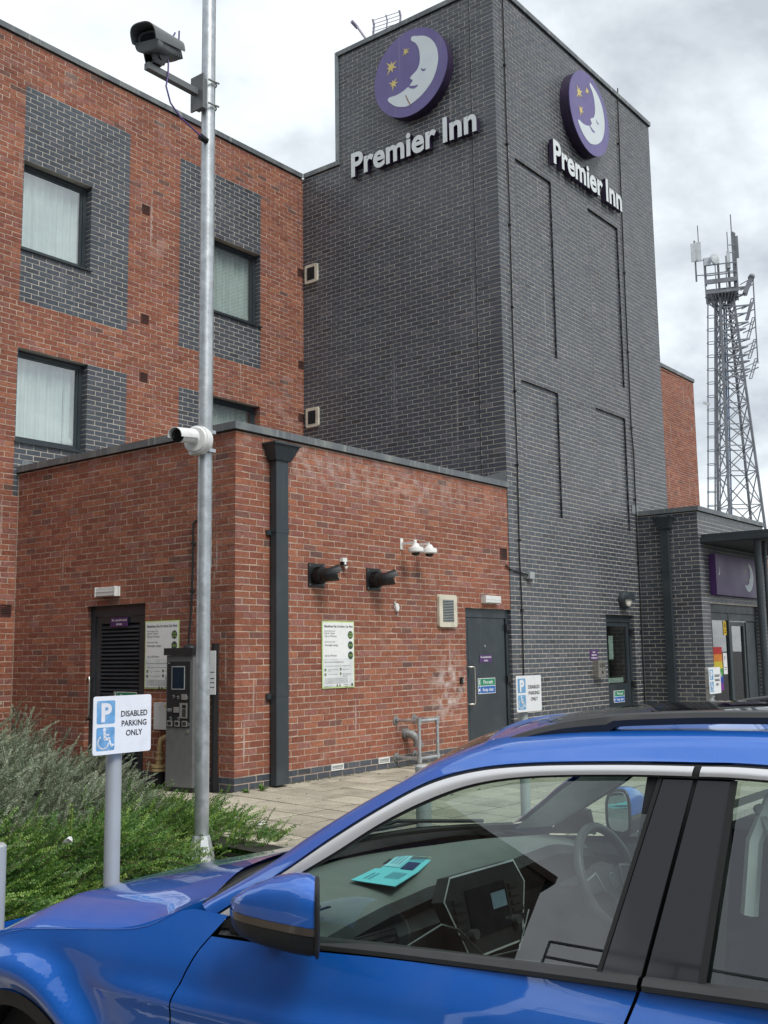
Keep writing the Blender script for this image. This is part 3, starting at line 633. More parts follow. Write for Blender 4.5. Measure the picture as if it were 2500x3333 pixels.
# ---- entrance: canopy, posts, glazing
can = M()
can.hexa([V(10.64, -1.18, 3.36), V(17.2, -1.18, 3.36), V(17.2, -3.0, 3.36), V(10.64, -3.0, 3.36), V(10.64, -1.18, 3.48), V(17.2, -1.18, 3.48), V(17.2, -3.0, 3.48), V(10.64, -3.0, 3.48)])
can.v = []; can.f = []; can.m = []; can.sm = []
cyf = -2.45
can.box(10.72, 16.8, cyf, -1.165, 3.50, 3.565, 0); can.box(10.66, 16.86, cyf-.04, -1.166, 3.41, 3.498, 0); can.box(10.70, 16.8, cyf+.02, -1.17, 3.395, 3.408, 1)
cano = can.build('canopy', [MT['anth'], mat('canopy_soffit', (.05, .06, .07), .6)], hotel)
for (px_, py_, pr_) in ((10.82, -2.15, .062), (11.20, -2.15, .035), (13.9, -2.15, .062), (16.4, -2.15, .062)):
    c = M(); c.cyl((px_, py_, -.1), (px_, py_, 3.39), pr_, n=20); c.build('post', MT['anth'], cano)
ew = M(); frame_(ew, NF, 10.99, 13.62, 2.3, .06, ft=.16, d0=-.12, d1=-.06); ew.fb(NF, 12.02, 12.08, 0, 2.14, -.12, -.055); ew.fb(NF, 11.05, 13.56, 2.0, 2.13, -.115, -.062)
ent = ew.build('entrance_door', MT['anth'], hotel, label='dark framed glazed sliding entrance doors')
x = M(); x.fq(NF, 11.05, 12.02, 0, 2.0, -.09); x.fq(NF, 12.08, 13.56, 0, 2.0, -.10); x.build('pane', MT['wglass'], ent)
x = M(); x.fb(NF, 12.1, 12.2, 0, 1.98, -.105, -.07); x.fb(NF, 12.85, 12.93, 0, 1.98, -.105, -.07); x.fb(NF, 12.2, 12.85, 1.9, 1.98, -.105, -.07); x.fb(NF, 13.0, 13.5, 0, 1.98, -.105, -.07); x.build('leaf', MT['anth'], ent)
x = M(); x.fq(NF, 10.8, 13.8, 0, 2.3, -2.2); x.quad(NF.p(10.8, 0, -.13), NF.p(10.8, 2.3, -.13), NF.p(10.8, 2.3, -2.2), NF.p(10.8, 0, -2.2)); x.build('lobby_wall', mat('lobby_wall_pale', (.30, .29, .26), .8), ent)
x = M()
for k in range(9): x.fb(NF, 11.09+k*.05, 11.115+k*.05, .1, 1.95, -.30-.04*(k % 2), -.28-.04*(k % 2))
x.build('blind', mat('brown_blind', (.16, .12, .09), .8), ent)
x = M(); cols = [(.45, .02, .02), (.60, .20, .02), (.55, .45, .03), (.05, .30, .05), (.03, .05, .35), (.18, .02, .25)]
ms_ = [mat('flag_stripe', c, .6) for c in cols]+[MT['inkw'], MT['ink']]
for k in range(6): x.fq(NF, 11.22, 11.66, 1.36-k*.135, 1.36-k*.135+.134, -.084, k)
x.poly(NF, [(11.08, 1.40), (11.30, .97), (11.08, .55)], -.082, 6); text(x, 'PRIDE', NF, 11.27, .93, .12, -.080, 6)
x.build('pride_poster', ms_, ent)
x = M(); x.fq(NF, 11.70, 11.90, .98, 1.38, -.083, 0); text(x, 'P', NF, 11.76, 1.24, .11, -.081, 1); x.fb(NF, 11.74, 11.86, 1.1, 1.112, -.082, -.0815, 1); x.fb(NF, 11.74, 11.86, 1.06, 1.068, -.082, -.0815, 1)
x.build('notice', [MT['paper'], MT['ink']], ent)
x = M(); x.fq(NF, 11.80, 11.96, 1.72, 1.99, -.083, 0); x.fb(NF, 11.83, 11.93, 1.76, 1.775, -.082, -.0815, 1); x.fb(NF, 11.83, 11.93, 1.80, 1.81, -.082, -.0815, 1); x.poly(NF, [(11.85, 1.87), (11.91, 1.87), (11.88, 1.95)], -.081, 1); x.build('notice', [mat('yellow_notice', (.75, .5, .03), .5), MT['ink']], ent)
x = M(); x.box(10.8, 14.0, -1.05, 1.0, 2.32, 2.34); x.build('lobby_ceiling', MT['room'], ent)
# ================================================================== signs on the building
MOON = [(0.05, 0.767), (0.085, 0.82), (0.239, 0.774), (0.442, 0.689), (0.615, 0.532), (0.723, 0.336), (0.767, 0.122), (0.755, -0.048), (0.695, -0.243), (0.591, -0.422), (0.437, -0.561), (0.282, -0.658), (0.102, -0.726), (-0.053, -0.759), (-0.208, -0.737), (-0.39, -0.662), (-0.52, -0.56), (-0.611, -0.461), (-0.618, -0.403), (-0.544, -0.385), (-0.385, -0.40), (-0.201, -0.375), (-0.057, -0.325), (-0.028, -0.331), (0.014, -0.28), (0.062, -0.238), (0.075, -0.205), (0.017, -0.155), (0.026, -0.114), (0.091, -0.072), (0.195, -0.011), (0.262, 0.096), (0.283, 0.242), (0.269, 0.403), (0.233, 0.527), (0.159, 0.646), (0.083, 0.709)]
MOUTH = [(-0.051, -0.322), (0.008, -0.318), (0.085, -0.345), (0.161, -0.362), (0.225, -0.365), (0.18, -0.409), (0.096, -0.415), (0.02, -0.385)]
EYE = [(0.305, -0.002), (0.343, -0.045), (0.393, -0.065), (0.448, -0.070), (0.41, -0.108), (0.355, -0.100), (0.312, -0.055)]
def smooth_poly(pts, n=4):
    o = []; k = len(pts)
    for i in range(k):
        p0, p1, p2, p3 = (np.array(pts[(i+j) % k]) for j in (-1, 0, 1, 2))
        for t in np.arange(n)/n: o.append(tuple(.5*((2*p1)+(-p0+p2)*t+(2*p0-5*p1+4*p2-p3)*t*t+(-p0+3*p1-3*p2+p3)*t**3)))
    return o
def star(a, b, r, rot):
    o = []; rr = [1, .62, .95, .6, 1.05, .7, .9]
    for i in range(14):
        q = rot+math.pi*2*i/14; k = r*(rr[i//2] if i % 2 == 0 else .30); o.append((a+k*math.cos(q), b+k*math.sin(q)))
    return o
def moon_disc(fr, ca, cb, r, dep, label):
    t = thing('round_sign', label, 'sign', fr.p(ca, cb, 0), 'round moon signs at the top of the tower')
    x = M(); x.cyl(fr.p(ca, cb, .004), fr.p(ca, cb, dep-.01), r-.01, n=72); x.build('rim', MT['purpled'], t)
    x = M(); x.cyl(fr.p(ca, cb, dep-.009), fr.p(ca, cb, dep+.008), r, n=72); x.build('face', MT['purple'], t)
    f = Fr(fr.p(ca, cb, 0), fr.R, fr.N)
    x = M(); x.poly(f, [(a*r, b*r) for a, b in smooth_poly(MOON)], dep+.012, 0, .003); x.build('moon', MT['moon'], t)
    x = M(); x.poly(f, [(a*r, b*r) for a, b in MOUTH], dep+.014); x.build('mouth', MT['purple'], t); x = M(); x.poly(f, [(a*r, b*r) for a, b in EYE], dep+.014); x.build('eye', MT['purple'], t)
    for (a, b, s_, q) in ((-.516, .324, .20, .5), (-.458, -.102, .155, .9), (-.103, .536, .12, .3)):
        x = M(); x.poly(f, star(a*r, b*r, s_*r*1.05, q), dep+.012, 0, .003); x.build('star', MT['gold'], t)
    if fr is TL: x = M(); x.stroke(f, [(-.12*r, -.50*r), (-.07*r, -.62*r), (0, -.76*r)], .018, dep+.0145); x.build('rust_stain', mat('rust', (.32, .15, .07), .9), t)
    return t
moon_disc(TL, -1.577, 11.435, .785, .20, 'round purple moon and stars sign on the left flank of the tower')
moon_disc(P1, 8.83, 11.40, .79, .20, 'round purple moon and stars sign seen edge-on on the tower front')
# capital height 0.44
def lettering(fr, a0, a1, zb, label):
    t = thing('lettering_sign', label, 'sign', fr.p(a0, zb, 0), 'raised hotel name lettering on the tower')
    # advance widths from the font, letter by letter
    size = .445/.729; adv = []; s = 'Premier Inn'
    pos = [0]; 
    for i in range(1, len(s)+1):
        lo, hi = text_w(s[:i].replace(' ', 'i')+'|', size); b = text_w('|', size); pos.append(hi-b[1])
    k = (a1-a0)/text_w(s, size)[1]
    for i, ch in enumerate(s):
        if ch == ' ': continue
        x = M(); ww = text_w('|'+ch+'|', size)
        text(x, ch, fr, a0+(pos[i]*k), zb, size, .075, 0, ext=.045, off=.018, ms=1, res=6, sx=k*.98); x.build('letter', [MT['letter'], MT['purpled']], t)
    return t
lettering(TL, -3.02, -.28, 9.995, 'raised white hotel name letters on the left flank of the tower')
lettering(P1, 7.50, 10.27, 9.99, 'raised white hotel name letters on the tower front')
# fascia above the entrance
t = thing('fascia_sign', 'purple fascia sign with a small moon above the entrance doors', 'sign', NF.p(12.3, 2.45, 0))
x = M(); x.fb(NF, 11.03, 13.62, 2.46, 3.22, .004, .12); x.fb(NF, 11.03, 11.34, 2.47, 3.21, .1202, .126); x.build('panel', MT['purplef'], t)
f = Fr(NF.p(12.78, 2.84, 0), NF.R, NF.N)
x = M(); x.poly(f, [(a*.36, b*.36) for a, b in smooth_poly(MOON, 2)], .124, 0, .003); x.build('moon', MT['moon'], t)
x = M()
for (a, b, s_) in ((-.16, .13, .05), (-.04, .22, .03), (-.13, -.04, .035)): x.poly(f, star(a, b, s_, .4), .124)
x.build('star', MT['gold'], t)
x = M(); f2 = Fr(NF.p(11.18, 2.9, 0), NF.R, NF.N); x.poly(f2, [(a*.06, b*.1) for a, b in MOON], .128); x.build('small_moon', MT['moon'], t)
# tariff boards
def tariff(fr, a0, a1, b0, b1, label, loc):
    t = thing('tariff_board', label, 'sign', fr.p(a0, b0), 'car park tariff boards on the red brick')
    w_ = a1-a0; h = b1-b0
    x = M(); x.fb(fr, a0, a1, b0, b1, .008, .014); x.build('border', MT['lime'], t)
    x = M(); x.fb(fr, a0+.016, a1-.016, b0+.016, b1-.016, .0142, .017); x.build('panel', MT['paper'], t)
    x = M(); x.fb(fr, a0+.022, a1-.022, b0+.02, b0+h*.44, .0171, .0180); x.build('lower_panel', mat('pale_grey_print', (.66, .69, .69), .5), t)
    x = M(); S_ = w_/.6
    def T(s, a, b, z, al='LEFT', off=.0): text(x, s, fr, a0+a*S_, b1-b*S_, z*S_, .0187, 0, al, off=off, res=2)
    T('Blackfriars Pay On Entry Car Park', .04, .075, .0385, off=.0007)
    T('Between 8am and 6pm', .045, .125, .021); T('Up to 1 hour', .045, .157, .035); T('Up to 10 hours', .045, .192, .035)
    T('Between 6pm and 8am', .045, .255, .021); T('Overnight charge', .045, .30, .035); T('Up to 24 hours', .045, .425, .035)
    T('No concession for Blue Badge Holders', .04, .50, .023); T('A Penalty Charge Notice of £70 will be issued to the following vehicles', .04, .545, .0165)
    for k, (a, b) in enumerate(((.105, .575), (.105, .632), (.37, .575), (.37, .628))):
        T(('Failure to pay for the duration\nof stay', 'Vehicle not in a marked bay', 'Obstructive parking', 'Parking in a disabled bay\nwithout displaying a valid\ndisabled badge')[k], a, b+.012, .0155)
    for k in range(6): T('Terms and conditions apply to all users of this car park at all times please read them', .04, .69+k*.012, .0125)
    T('Horizon', .385, .775, .027); T('Parking', .41, .795, .018); T('For help call the number shown\nbefore you park here', .04, .78, .012)
    x.poly(fr, [(a0+.255*S_, b1-.785*S_), (a0+.285*S_, b1-.785*S_), (a0+.27*S_, b1-.75*S_)], .0187); x.poly(fr, [(a0+.305*S_, b1-.785*S_), (a0+.335*S_, b1-.785*S_), (a0+.32*S_, b1-.75*S_)], .0187)
    x.build('print', MT['ink'], t)
    x = M(); y = M()
    for b, s in ((.165, '£2.00\n£4.00'), (.29, '£3.20'), (.415, '£7.00')):
        x.disc(fr, a1-.075*S_, b1-b*S_, .049*S_, .0184, 24)
        ln = s.split('\n')
        for q, l in enumerate(ln): text(y, l, fr, a1-.075*S_, b1-b*S_-.011*S_+(.019*S_ if len(ln) > 1 and q == 0 else 0)-(.016*S_ if len(ln) > 1 and q == 1 else 0), .033*S_, .0190, 0, 'CENTER', res=2)
    for (a, b) in ((.055, .585), (.055, .64), (.335, .58), (.335, .635)): x.disc(fr, a0+a*S_, b1-b*S_, .0185*S_, .0184, 14); y.disc(fr, a0+a*S_, b1-b*S_, .007*S_, .0190, 8)
    x.disc(fr, a1-.05*S_, b1-.77*S_, .018*S_, .0184, 14)
    x.build('price_disc', MT['dgreen'], t); y.build('price_print', MT['limei'], t)
tariff(P1, 1.427, 2.03, 1.055, 1.862, 'car park tariff board on the wall right of the downpipe', 0)
tariff(EL, -1.508, -.905, 1.09, 1.88, 'car park tariff board between the louvred door and the pay machine', 0)
t = thing('notice_sign', 'white notice mostly hidden behind the tall galvanised pole', 'sign', EL.p(-.3, 1.1))
x = M(); x.fb(EL, -.60, -.215, 1.04, 1.52, .075, .08); x.build('panel', MT['paper'], t)
x = M(); [x.fb(EL, -.30, -.235, q, q+.009, .0801, .0808) for q in (1.28, 1.21, 1.165, 1.115)]; x.build('print', MT['ink'], t)
x = M(); x.fb(EL, -.285, -.245, .0, 1.6, .01, .0745); x.build('back_post', MT['blackm'], t)
# small purple and fire signs
def small_sign(fr, a0, a1, b0, b1, d, lines, label, sz):
    x = M(); x.fb(fr, a0, a1, b0, b1, d, d+.004, 0)
    n = len(lines)
    for k, l in enumerate(lines): text(x, l, fr, (a0+a1)/2, (b0+b1)/2+(n/2-k-.78)*sz*1.15, sz, d+.0052, 1, 'CENTER', res=2, off=.0006)
    o = x.build('purple_notice', [MT['purplef'], MT['inkw']]); tag(o, label, 'sign')
small_sign(EL, -2.27, -1.93, 1.835, 1.95, -.065, ['No unauthorised', 'access'], 'purple no unauthorised access sign on the louvred door', .042)
small_sign(P1, 4.99, 5.32, 1.31, 1.42, -.056, ['No unauthorised', 'access'], 'purple no unauthorised access sign on the plain grey door', .042)
small_sign(P1, 8.365, 8.645, 1.30, 1.475, .004, ['Guest', 'designated', 'smoking area'], 'purple smoking area sign above the steel ashtray box', .042)
def fire_sign(fr, a0, a1, b0, b1, d, label):
    x = M(); x.fb(fr, a0, a1, b0, b1, d, d+.003, 0); h = (b1-b0)
    x.fq(fr, a0+h*.30, a1-.008, b0+h*.52, b1-.008, d+.004, 1); x.fq(fr, a0+h*.30, a1-.008, b0+.008, b0+h*.48, d+.004, 2)
    x.fq(fr, a0+.008, a0+h*.27, b0+h*.52, b1-.008, d+.004, 1); x.fq(fr, a0+.008, a0+h*.27, b0+.008, b0+h*.48, d+.004, 2)
    x.fq(fr, a0+.022, a0+h*.18, b0+h*.60, b1-.02, d+.0046, 0); x.disc(fr, a0+h*.14, b0+h*.25, h*.09, d+.0046, 12, 0)
    text(x, 'Fire exit', fr, (a0+h*.3+a1)/2, b0+h*.64, h*.34, d+.0048, 0, 'CENTER', off=.0008); text(x, 'Keep clear', fr, (a0+h*.3+a1)/2, b0+h*.16, h*.31, d+.0048, 0, 'CENTER', off=.0008)
    o = x.build('fire_exit_sign', [MT['paper'], MT['green'], MT['sblue']]); tag(o, label, 'sign', 'fire exit keep clear signs')
fire_sign(EL, -2.20, -1.76, .805, 1.045, -.083, 'fire exit sign on the louvred door, half hidden behind the disabled parking sign')
fire_sign(P1, 4.93, 5.40, .855, 1.08, -.058, 'fire exit keep clear sign on the plain grey door')
fire_sign(P1, 9.38, 9.82, .53, .74, -.086, 'fire exit keep clear sign on the half glazed tower door')
# square extract vents
def vent(fr, a0, a1, b0, b1, label, grp, slats=True):
    t = thing('wall_vent', label, 'vent', fr.p(a0, b0), grp)
    r = .035; pts = []
    for (ca, cb, q) in ((a1-r, b1-r, 0), (a0+r, b1-r, 1), (a0+r, b0+r, 2), (a1-r, b0+r, 3)):
        for k in range(5): an = math.pi/2*(q+k/4); pts.append((ca+r*math.cos(an), cb+r*math.sin(an)))
    x = M(); x.poly(fr, pts, .045, 0, .043); x.build('cover', MT['cream'], t)
    i = (a1-a0)*.20; j = (b1-b0)*.16
    x = M(); x.fb(fr, a0+i, a1-i, b0+j, b1-j, .0452, .047); x.build('grille_back', MT['blackm'], t)
    n = 14; x = M()
    for k in range(n): z = b0+j+(b1-b0-2*j)*(k+.3)/n; x.fb(fr, a0+i, a1-i, z, z+(b1-b0-2*j)/n*.42, .0472, .052)
    x.build('grille', MT['jgrey'] if slats else MT['anth'], t)
vent(P1, 3.85, 4.29, 1.815, 2.268, 'large cream louvred vent left of the plain grey door', None)
vent(TL, -4.21, -3.905, 8.28, 8.635, 'upper small cream vent in the inner corner of the dark tower', 'square cream vents high on the tower flank', False)
vent(TL, -4.20, -3.90, 5.555, 5.915, 'lower small cream vent in the inner corner, above the extension coping', 'square cream vents high on the tower flank', False)
# flue terminals
def flue(a0, a1, label):
    t = thing('flue_terminal', label, 'flue', P1.p(a0, 2.28), 'black flue terminals on the red wall'); c = (a0+a1)/2-.01; zc = 2.405
    x = M(); x.fb(P1, a0, a1, 2.27, 2.55, .002, .014); x.build('plate', MT['black'], t)
    x = M(); x.cyl(P1.p(c, zc, .014), P1.p(c, zc, .13), .098, n=28); x.cyl(P1.p(c, zc, .131), P1.p(c, zc, .20), .082, n=28); x.build('collar', MT['black'], t)
    x = M()
    for k in range(28):
        q = 2*math.pi*k/28; u = V(math.cos(q), 0, math.sin(q)); b0 = P1.p(c, zc, .03)+u*.101; b1 = P1.p(c, zc, .115)+u*.101; x.bar(b0, b1, .008, .008)
    x.build('fin', MT['black'], t)
    # scoop shaped deflector, open at the top right
    x = M(); rings = []
    for k in range(9):
        s = k/8; r = .078+.022*s; cc = P1.p(c+.10*s*s+.02*s, zc+.035*s*s, .20+.11*s); ax = P1.N.lerp((P1.R*.9+P1.U*.5+P1.N*.4).normalized(), s*.75).normalized()
        ring = x.ring(cc, ax, r, 20, ref=(0, 0, 1)); rings.append(ring)
    n = 20; lst = [i for i in range(n)]
    for k in range(8):
        keep = n if k < 3 else None
        for i in range(n):
            j = (i+1) % n
            an = 2*math.pi*(i+.5)/n
            if k >= 4 and math.sin(an)*0+math.cos(an) < -.15-.0*k and k > 5: continue
            x.add([rings[k][i], rings[k][j], rings[k+1][j], rings[k+1][i]], [(0, 1, 2, 3)], 0, True)
    x.build('deflector', MT['black'], t)
    x = M(); x.cyl(P1.p(c, zc, .19), P1.p(c+.03, zc+.01, .25), .05, n=16); x.build('inner_pipe', MT['blackm'], t)
    x = M(); [x.disc(P1, a, b, .008, .018, 8, 0, .004) for a in (a0+.025, a1-.025) for b in (2.295, 2.525)]; x.build('screw', MT['galvd'], t)
flue(1.195, 1.49, 'black flue terminal under the small sensor, nearer the downpipe'); flue(2.30, 2.585, 'black flue terminal above and right of the tariff board')
# sensor, sounder, black box, entry pad
t = thing('motion_sensor', 'small white and black sensor between the two flue terminals', 'sensor', P1.p(1.82, 2.58))
x = M(); x.fb(P1, 1.785, 1.87, 2.60, 2.65, .002, .05); x.cyl(P1.p(1.83, 2.605, .03), P1.p(1.83, 2.56, .05), .026, .02, 12); x.build('housing', MT['white'], t)
x = M(); x.fb(P1, 1.79, 1.865, 2.555, 2.598, .004, .055); x.build('bracket', MT['blackm'], t)
x = M(); x.lathe(P1.p(1.845, 2.545, .05), (0, 0, -1), [(.02, 0), (.022, .015), (.012, .034)], 12); x.build('lens', MT['opal'], t)
t = thing('warning_sounder', 'small oval white sounder with a lug, above the cream vent level', 'sounder', P1.p(2.91, 2.07))
x = M(); x.lathe(P1.p(2.915, 2.06, .002), P1.N, [(.036, 0), (.036, .03), (.028, .038)], 16, r2=1.55, ref=(1, 0, 0)); x.build('body', MT['white'], t)
x = M(); x.disc(P1, 2.885, 2.122, .018, .012, 12, 0, .01); x.tube([P1.p(2.93, 2.0, .01), P1.p(2.94, 1.975, .02), P1.p(2.92, 1.95, .01)], .006, 6); x.build('lug', MT['jgrey'], t)
x = M(); x.fb(P1, 4.375, 4.435, 1.015, 1.11, .002, .03); x.fb(P1, 4.41, 4.432, 1.03, 1.095, .0302, .034, 1); tag(x.build('door_keypad', [MT['blackm'], MT['galvd']]), 'tiny black door entry reader left of the plain grey door', 'keypad')
# dome cameras
def dome(a, z, label):
    t = thing('dome_camera', label, 'camera', P1.p(a, z), 'pair of white dome cameras on the red wall')
    x = M(); x.fb(P1, a-.015, a+.045, z-.02, z+.13, .002, .012); x.fb(P1, a+.005, a+.03, z+.045, z+.075, .012, .24); x.cyl(P1.p(a+.018, z+.045, .24), P1.p(a+.018, z-.0, .24), .035, .06, 20); x.build('bracket', MT['white'], t)
    x = M(); c = P1.p(a+.018, z, .24); x.lathe(c, (0, 0, -1), [(.06, 0), (.098, .008), (.104, .02), (.104, .065), (.09, .078)], 28); x.build('housing', MT['white'], t)
    x = M(); x.lathe(c+V(0, 0, -.0785), (0, 0, -1), [(.058, 0), (.054, .018), (.036, .036), (.0, .044)], 20); x.build('lens_dome', mat('smoked_dome', (.01, .01, .012), .05), t)
dome(3.04, 2.86, 'left one of the two white dome cameras high on the red wall'); dome(3.35, 2.865, 'right one of the two white dome cameras high on the red wall')
# emergency bulkheads
def bulk(fr, a0, a1, b0, b1, label):
    t = thing('bulkhead_light', label, 'light', fr.p(a0, b0), 'white emergency lights above the service doors')
    x = M(); x.fb(fr, a0, a1, b0, b1, .002, .035); x.build('base', MT['white'], t)
    x = M(); x.fb(fr, a0+.012, a1-.012, b0+.01, b1-.01, .0352, .082); x.build('diffuser', MT['lamp'], t)
    x = M(); x.fb(fr, a0+.012, a1-.012, (b0+b1)/2-.004, (b0+b1)/2+.004, .0822, .086); [x.fb(fr, a, a+.012, b0, b1, .03, .088) for a in (a0+.0, a1-.012)]; x.build('clip', MT['white'], t)
bulk(EL, -2.405, -2.01, 2.205, 2.325, 'white emergency light above the louvred door'); bulk(P1, 4.99, 5.40, 2.18, 2.295, 'white emergency light above the plain grey door')
# half shaded bulkhead on the tower
t = thing('wall_lamp', 'round dark eyelid wall lamp above the tower door', 'lamp', P1.p(9.73, 2.37))
x = M(); x.lathe(P1.p(9.72, 2.375, .002), P1.N, [(.165, 0), (.165, .09), (.15, .115)], 32, r2=1.0); x.build('body', MT['anth'], t)
x = M(); x.lathe(P1.p(9.72, 2.36, .1152), P1.N, [(.115, 0), (.11, .02), (.08, .04), (.0, .05)], 28); x.build('diffuser', MT['opal'], t)
x = M(); n = 24; r0 = [P1.p(9.72+.155*math.cos(math.pi*i/n), 2.375+.155*math.sin(math.pi*i/n), .10) for i in range(n+1)]; r1 = [P1.p(9.72+.148*math.cos(math.pi*i/n), 2.372+.142*math.sin(math.pi*i/n), .19) for i in range(n+1)]; r2_ = [P1.p(9.72+.148*math.cos(math.pi*i/n), 2.372, .19) for i in range(n+1)]
x.loft([r0, r1, r2_], 0, False, True, False); x.build('eyelid', MT['anth'], t)
# ashtray, junction box
t = thing('wall_ashtray', 'brushed steel ashtray box below the purple smoking sign', 'ashtray', P1.p(8.42, 1.0))
x = M(); x.fb(P1, 8.45, 8.72, 1.0, 1.29, .002, .11); x.build('box', MT['steel'], t)
x = M(); [x.fb(P1, 8.50+k*.045, 8.52+k*.045, 1.17-(.02 if k == 2 else 0), 1.245, .1102, .112) for k in range(5)]; x.disc(P1, 8.60, 1.09, .028, .112, 14); x.build('slot', MT['blackm'], t)
t = thing('junction_box', 'grey plastic junction box on the dark brick right of the corner', 'box', P1.p(6.3, 2.6))
x = M(); x.fb(P1, 6.30, 6.44, 2.60, 2.71, .002, .08); x.build('box', MT['jgrey'], t)
x = M(); x.cyl(P1.p(6.43, 2.60, .05), P1.p(6.43, 2.545, .05), .022, n=12); x.build('gland', MT['jgrey'], t)
# cables
def cable(name, pts, r, label, m='blackm', clips=()):
    t = thing(name, label, 'cable', pts[0]); x = M(); x.tube(pts, r, 6); x.build('sheath', MT[m], t)
    for c in clips: x = M(); x.box(c[0]-.02, c[0]+.02, c[1]-.02, c[1]+.02, c[2]-.015, c[2]+.015); x.build('clip', MT[m], t)
    return t
Pp = lambda a, z, d=.02: P1.p(a, z, d)
cable('lightning_cable', [Pp(6.118, 12.62), Pp(6.112, 10.3), Pp(6.13, 8.7), Pp(6.10, 6.5), Pp(6.12, 4.5), Pp(6.09, 3.0), Pp(6.12, 2.2), Pp(6.107, 1.1), Pp(6.107, -.05)], .011, 'black cable running down the tower next to its corner', clips=[Pp(6.115, z) for z in (11.2, 9.8, 8.4, 7.0, 5.6, 4.4, 3.2, 2.1)])
cable('lightning_cable', [Pp(10.52, 12.72), Pp(10.50, 12.5), Pp(10.45, 10.6), Pp(10.42, 8.7), Pp(10.42, 7.3), Pp(10.41, 5.7), Pp(10.47, 5.2), Pp(10.45, 4.4), Pp(10.46, 2.3), Pp(10.45, 0)], .012, 'black cable down the right side of the tower behind the name letters', clips=[Pp(10.43, z) for z in (11.5, 10.2, 8.8, 7.2, 5.7, 4.3, 3.1, 1.8)])
cable('wall_cable', [EL.p(-.63, 3.02, .0), EL.p(-.66, 2.98, .03), EL.p(-.66, 2.5, .03), EL.p(-.68, 2.0, .03), EL.p(-.69, 1.55, .06), EL.p(-.66, 1.5, .2)], .014, 'black cable dropping down the left wall to the pay machine', clips=[EL.p(-.665, 2.75, .02), EL.p(-.675, 2.2, .02)])
cable('wall_cable', [Pp(5.68, 2.78), Pp(5.80, 2.72), Pp(5.95, 2.70), Pp(6.12, 2.69), Pp(6.30, 2.655, .04)], .012, 'short black cable from the red wall to the grey junction box')
# pipe guard rail and elbow
t = thing('pipe_guard', 'galvanised tube guard frame standing against the red wall', 'guard rail', P1.p(3.0, 0))
def rail(pts, nm='rail'):
    x = M(); x.tube(pts, .021, 12); x.build(nm, MT['galv'], t)
g0, g1, gd = 2.87, 3.27, .38; zt = .60
q = lambda a, z, d: P1.p(a, z, d)
rail([q(g0, zt, .01), q(g0, zt, gd)]); rail([q(g1, zt, .01), q(g1, zt, gd)]); rail([q(g0, zt, gd), q(g1, zt, gd)]); rail([q(g0, .13, .01), q(g0, .13, gd)]); rail([q(g1, .13, .01), q(g1, .13, gd)]); rail([q(g0, .13, gd), q(g1, .13, gd)])
rail([q(g0, -.01, gd), q(g0, zt, gd)], 'post'); rail([q(g1, -.01, gd), q(g1, zt, gd)], 'post')
for (a, z) in ((g0, zt), (g1, zt), (g0, .13), (g1, .13)):
    x = M(); x.cyl(q(a, z, .002), q(a, z, .012), .055, n=20); x.cyl(q(a, z, .012), q(a, z, .05), .03, n=14); x.build('flange', MT['galvd'], t)
    x = M(); x.cyl(q(a, z-.05, gd), q(a, z+.035, gd), .03, n=14); x.cyl(q(a, z, gd), q(a, z, gd-.06), .029, n=14); x.build('fitting', MT['galv'], t)
for a in (g0, g1): x = M(); x.cyl(q(a, gz(-gd)-.004, gd), q(a, gz(-gd)+.012, gd), .06, n=20); x.build('foot', MT['galvd'], t)
x = M(); pts = [q(3.06, .42, 0), q(3.06, .42, .05), q(3.07, .41, .11), q(3.09, .375, .16), q(3.10, .32, .185), q(3.105, .27, .19)]; x.tube(pts, .055, 18); x.cyl(q(3.06, .42, .0), q(3.06, .42, .045), .066, n=20); x.cyl(q(3.105, .30, .19), q(3.105, .25, .19), .064, n=20)
tag(x.build('drain_elbow', MT['galvd']), 'grey elbow pipe poking out of the wall inside the guard frame', 'pipe')
# tv aerial on the tower roof
t = thing('roof_aerial', 'grid aerial poking above the tower coping', 'antenna', (6.6, 2.9, HT))
AE = Fr((6.45, 3.02, 12.93), (.18, -1, 0), (-1, -.18, 0)); ml = mat('aerial_metal', (.30, .28, .36), .5)
x = M(); x.bar((6.6, 2.95, HT-.1), (6.6, 2.95, 13.2), .03); x.bar(AE.p(-.15, .12, .0), AE.p(-.30, .40, .15), .03); x.cyl(AE.p(-.30, .38, .1), AE.p(-.34, .44, .25), .035); x.build('mast', ml, t)
for a in (0.0, .28, .56): x = M(); x.tube([AE.p(a-.06, 0.0, .05), AE.p(a-.02, .2, .0), AE.p(a, .40, 0), AE.p(a-.01, .5, .03)], .014 if a == .28 else .022, 6); x.build('stay', ml, t)
for k in range(6): x = M(); x.bar(AE.p(-.01-.008*k, .48-.075*k, .02), AE.p(.55-.008*k, .48-.075*k, .02), .009); x.build('rod', ml, t)
# ================================================================== galvanised pole with cameras
PX, PY = -2.14, -1.862
t = thing('camera_pole', 'tall galvanised steel pole standing at the edge of the shrubs', 'pole', (PX, PY, gz(PY)))
x = M(); x.cyl((PX, PY, .0), (PX, PY, 12), .0585, .056, 28); x.build('shaft', MT['galv'], t)
x = M(); x.cyl((PX, PY, -.22), (PX, PY, .02), .125, .068, 8, smooth=False); x.cyl((PX, PY, -.24), (PX, PY, -.21), .14, n=24); x.build('base_cone', mat('cast_galvanised', (.62, .64, .65), .45, metal=.6, var=.06, vs=20, bump=.15, bs=80), t)
x = M(); x.tube([(PX+.055, PY-.03, z) for z in (2.2, 4.5, 6.4, 11)], .004, 5); x.build('seam', MT['galvd'], t)
cg = mat('camera_grey', (.13, .14, .145), .45, var=.08)
t = thing('number_plate_camera', 'large grey hooded camera on a bracket arm near the top of the pole', 'camera', (PX-.5, PY, 6.4))
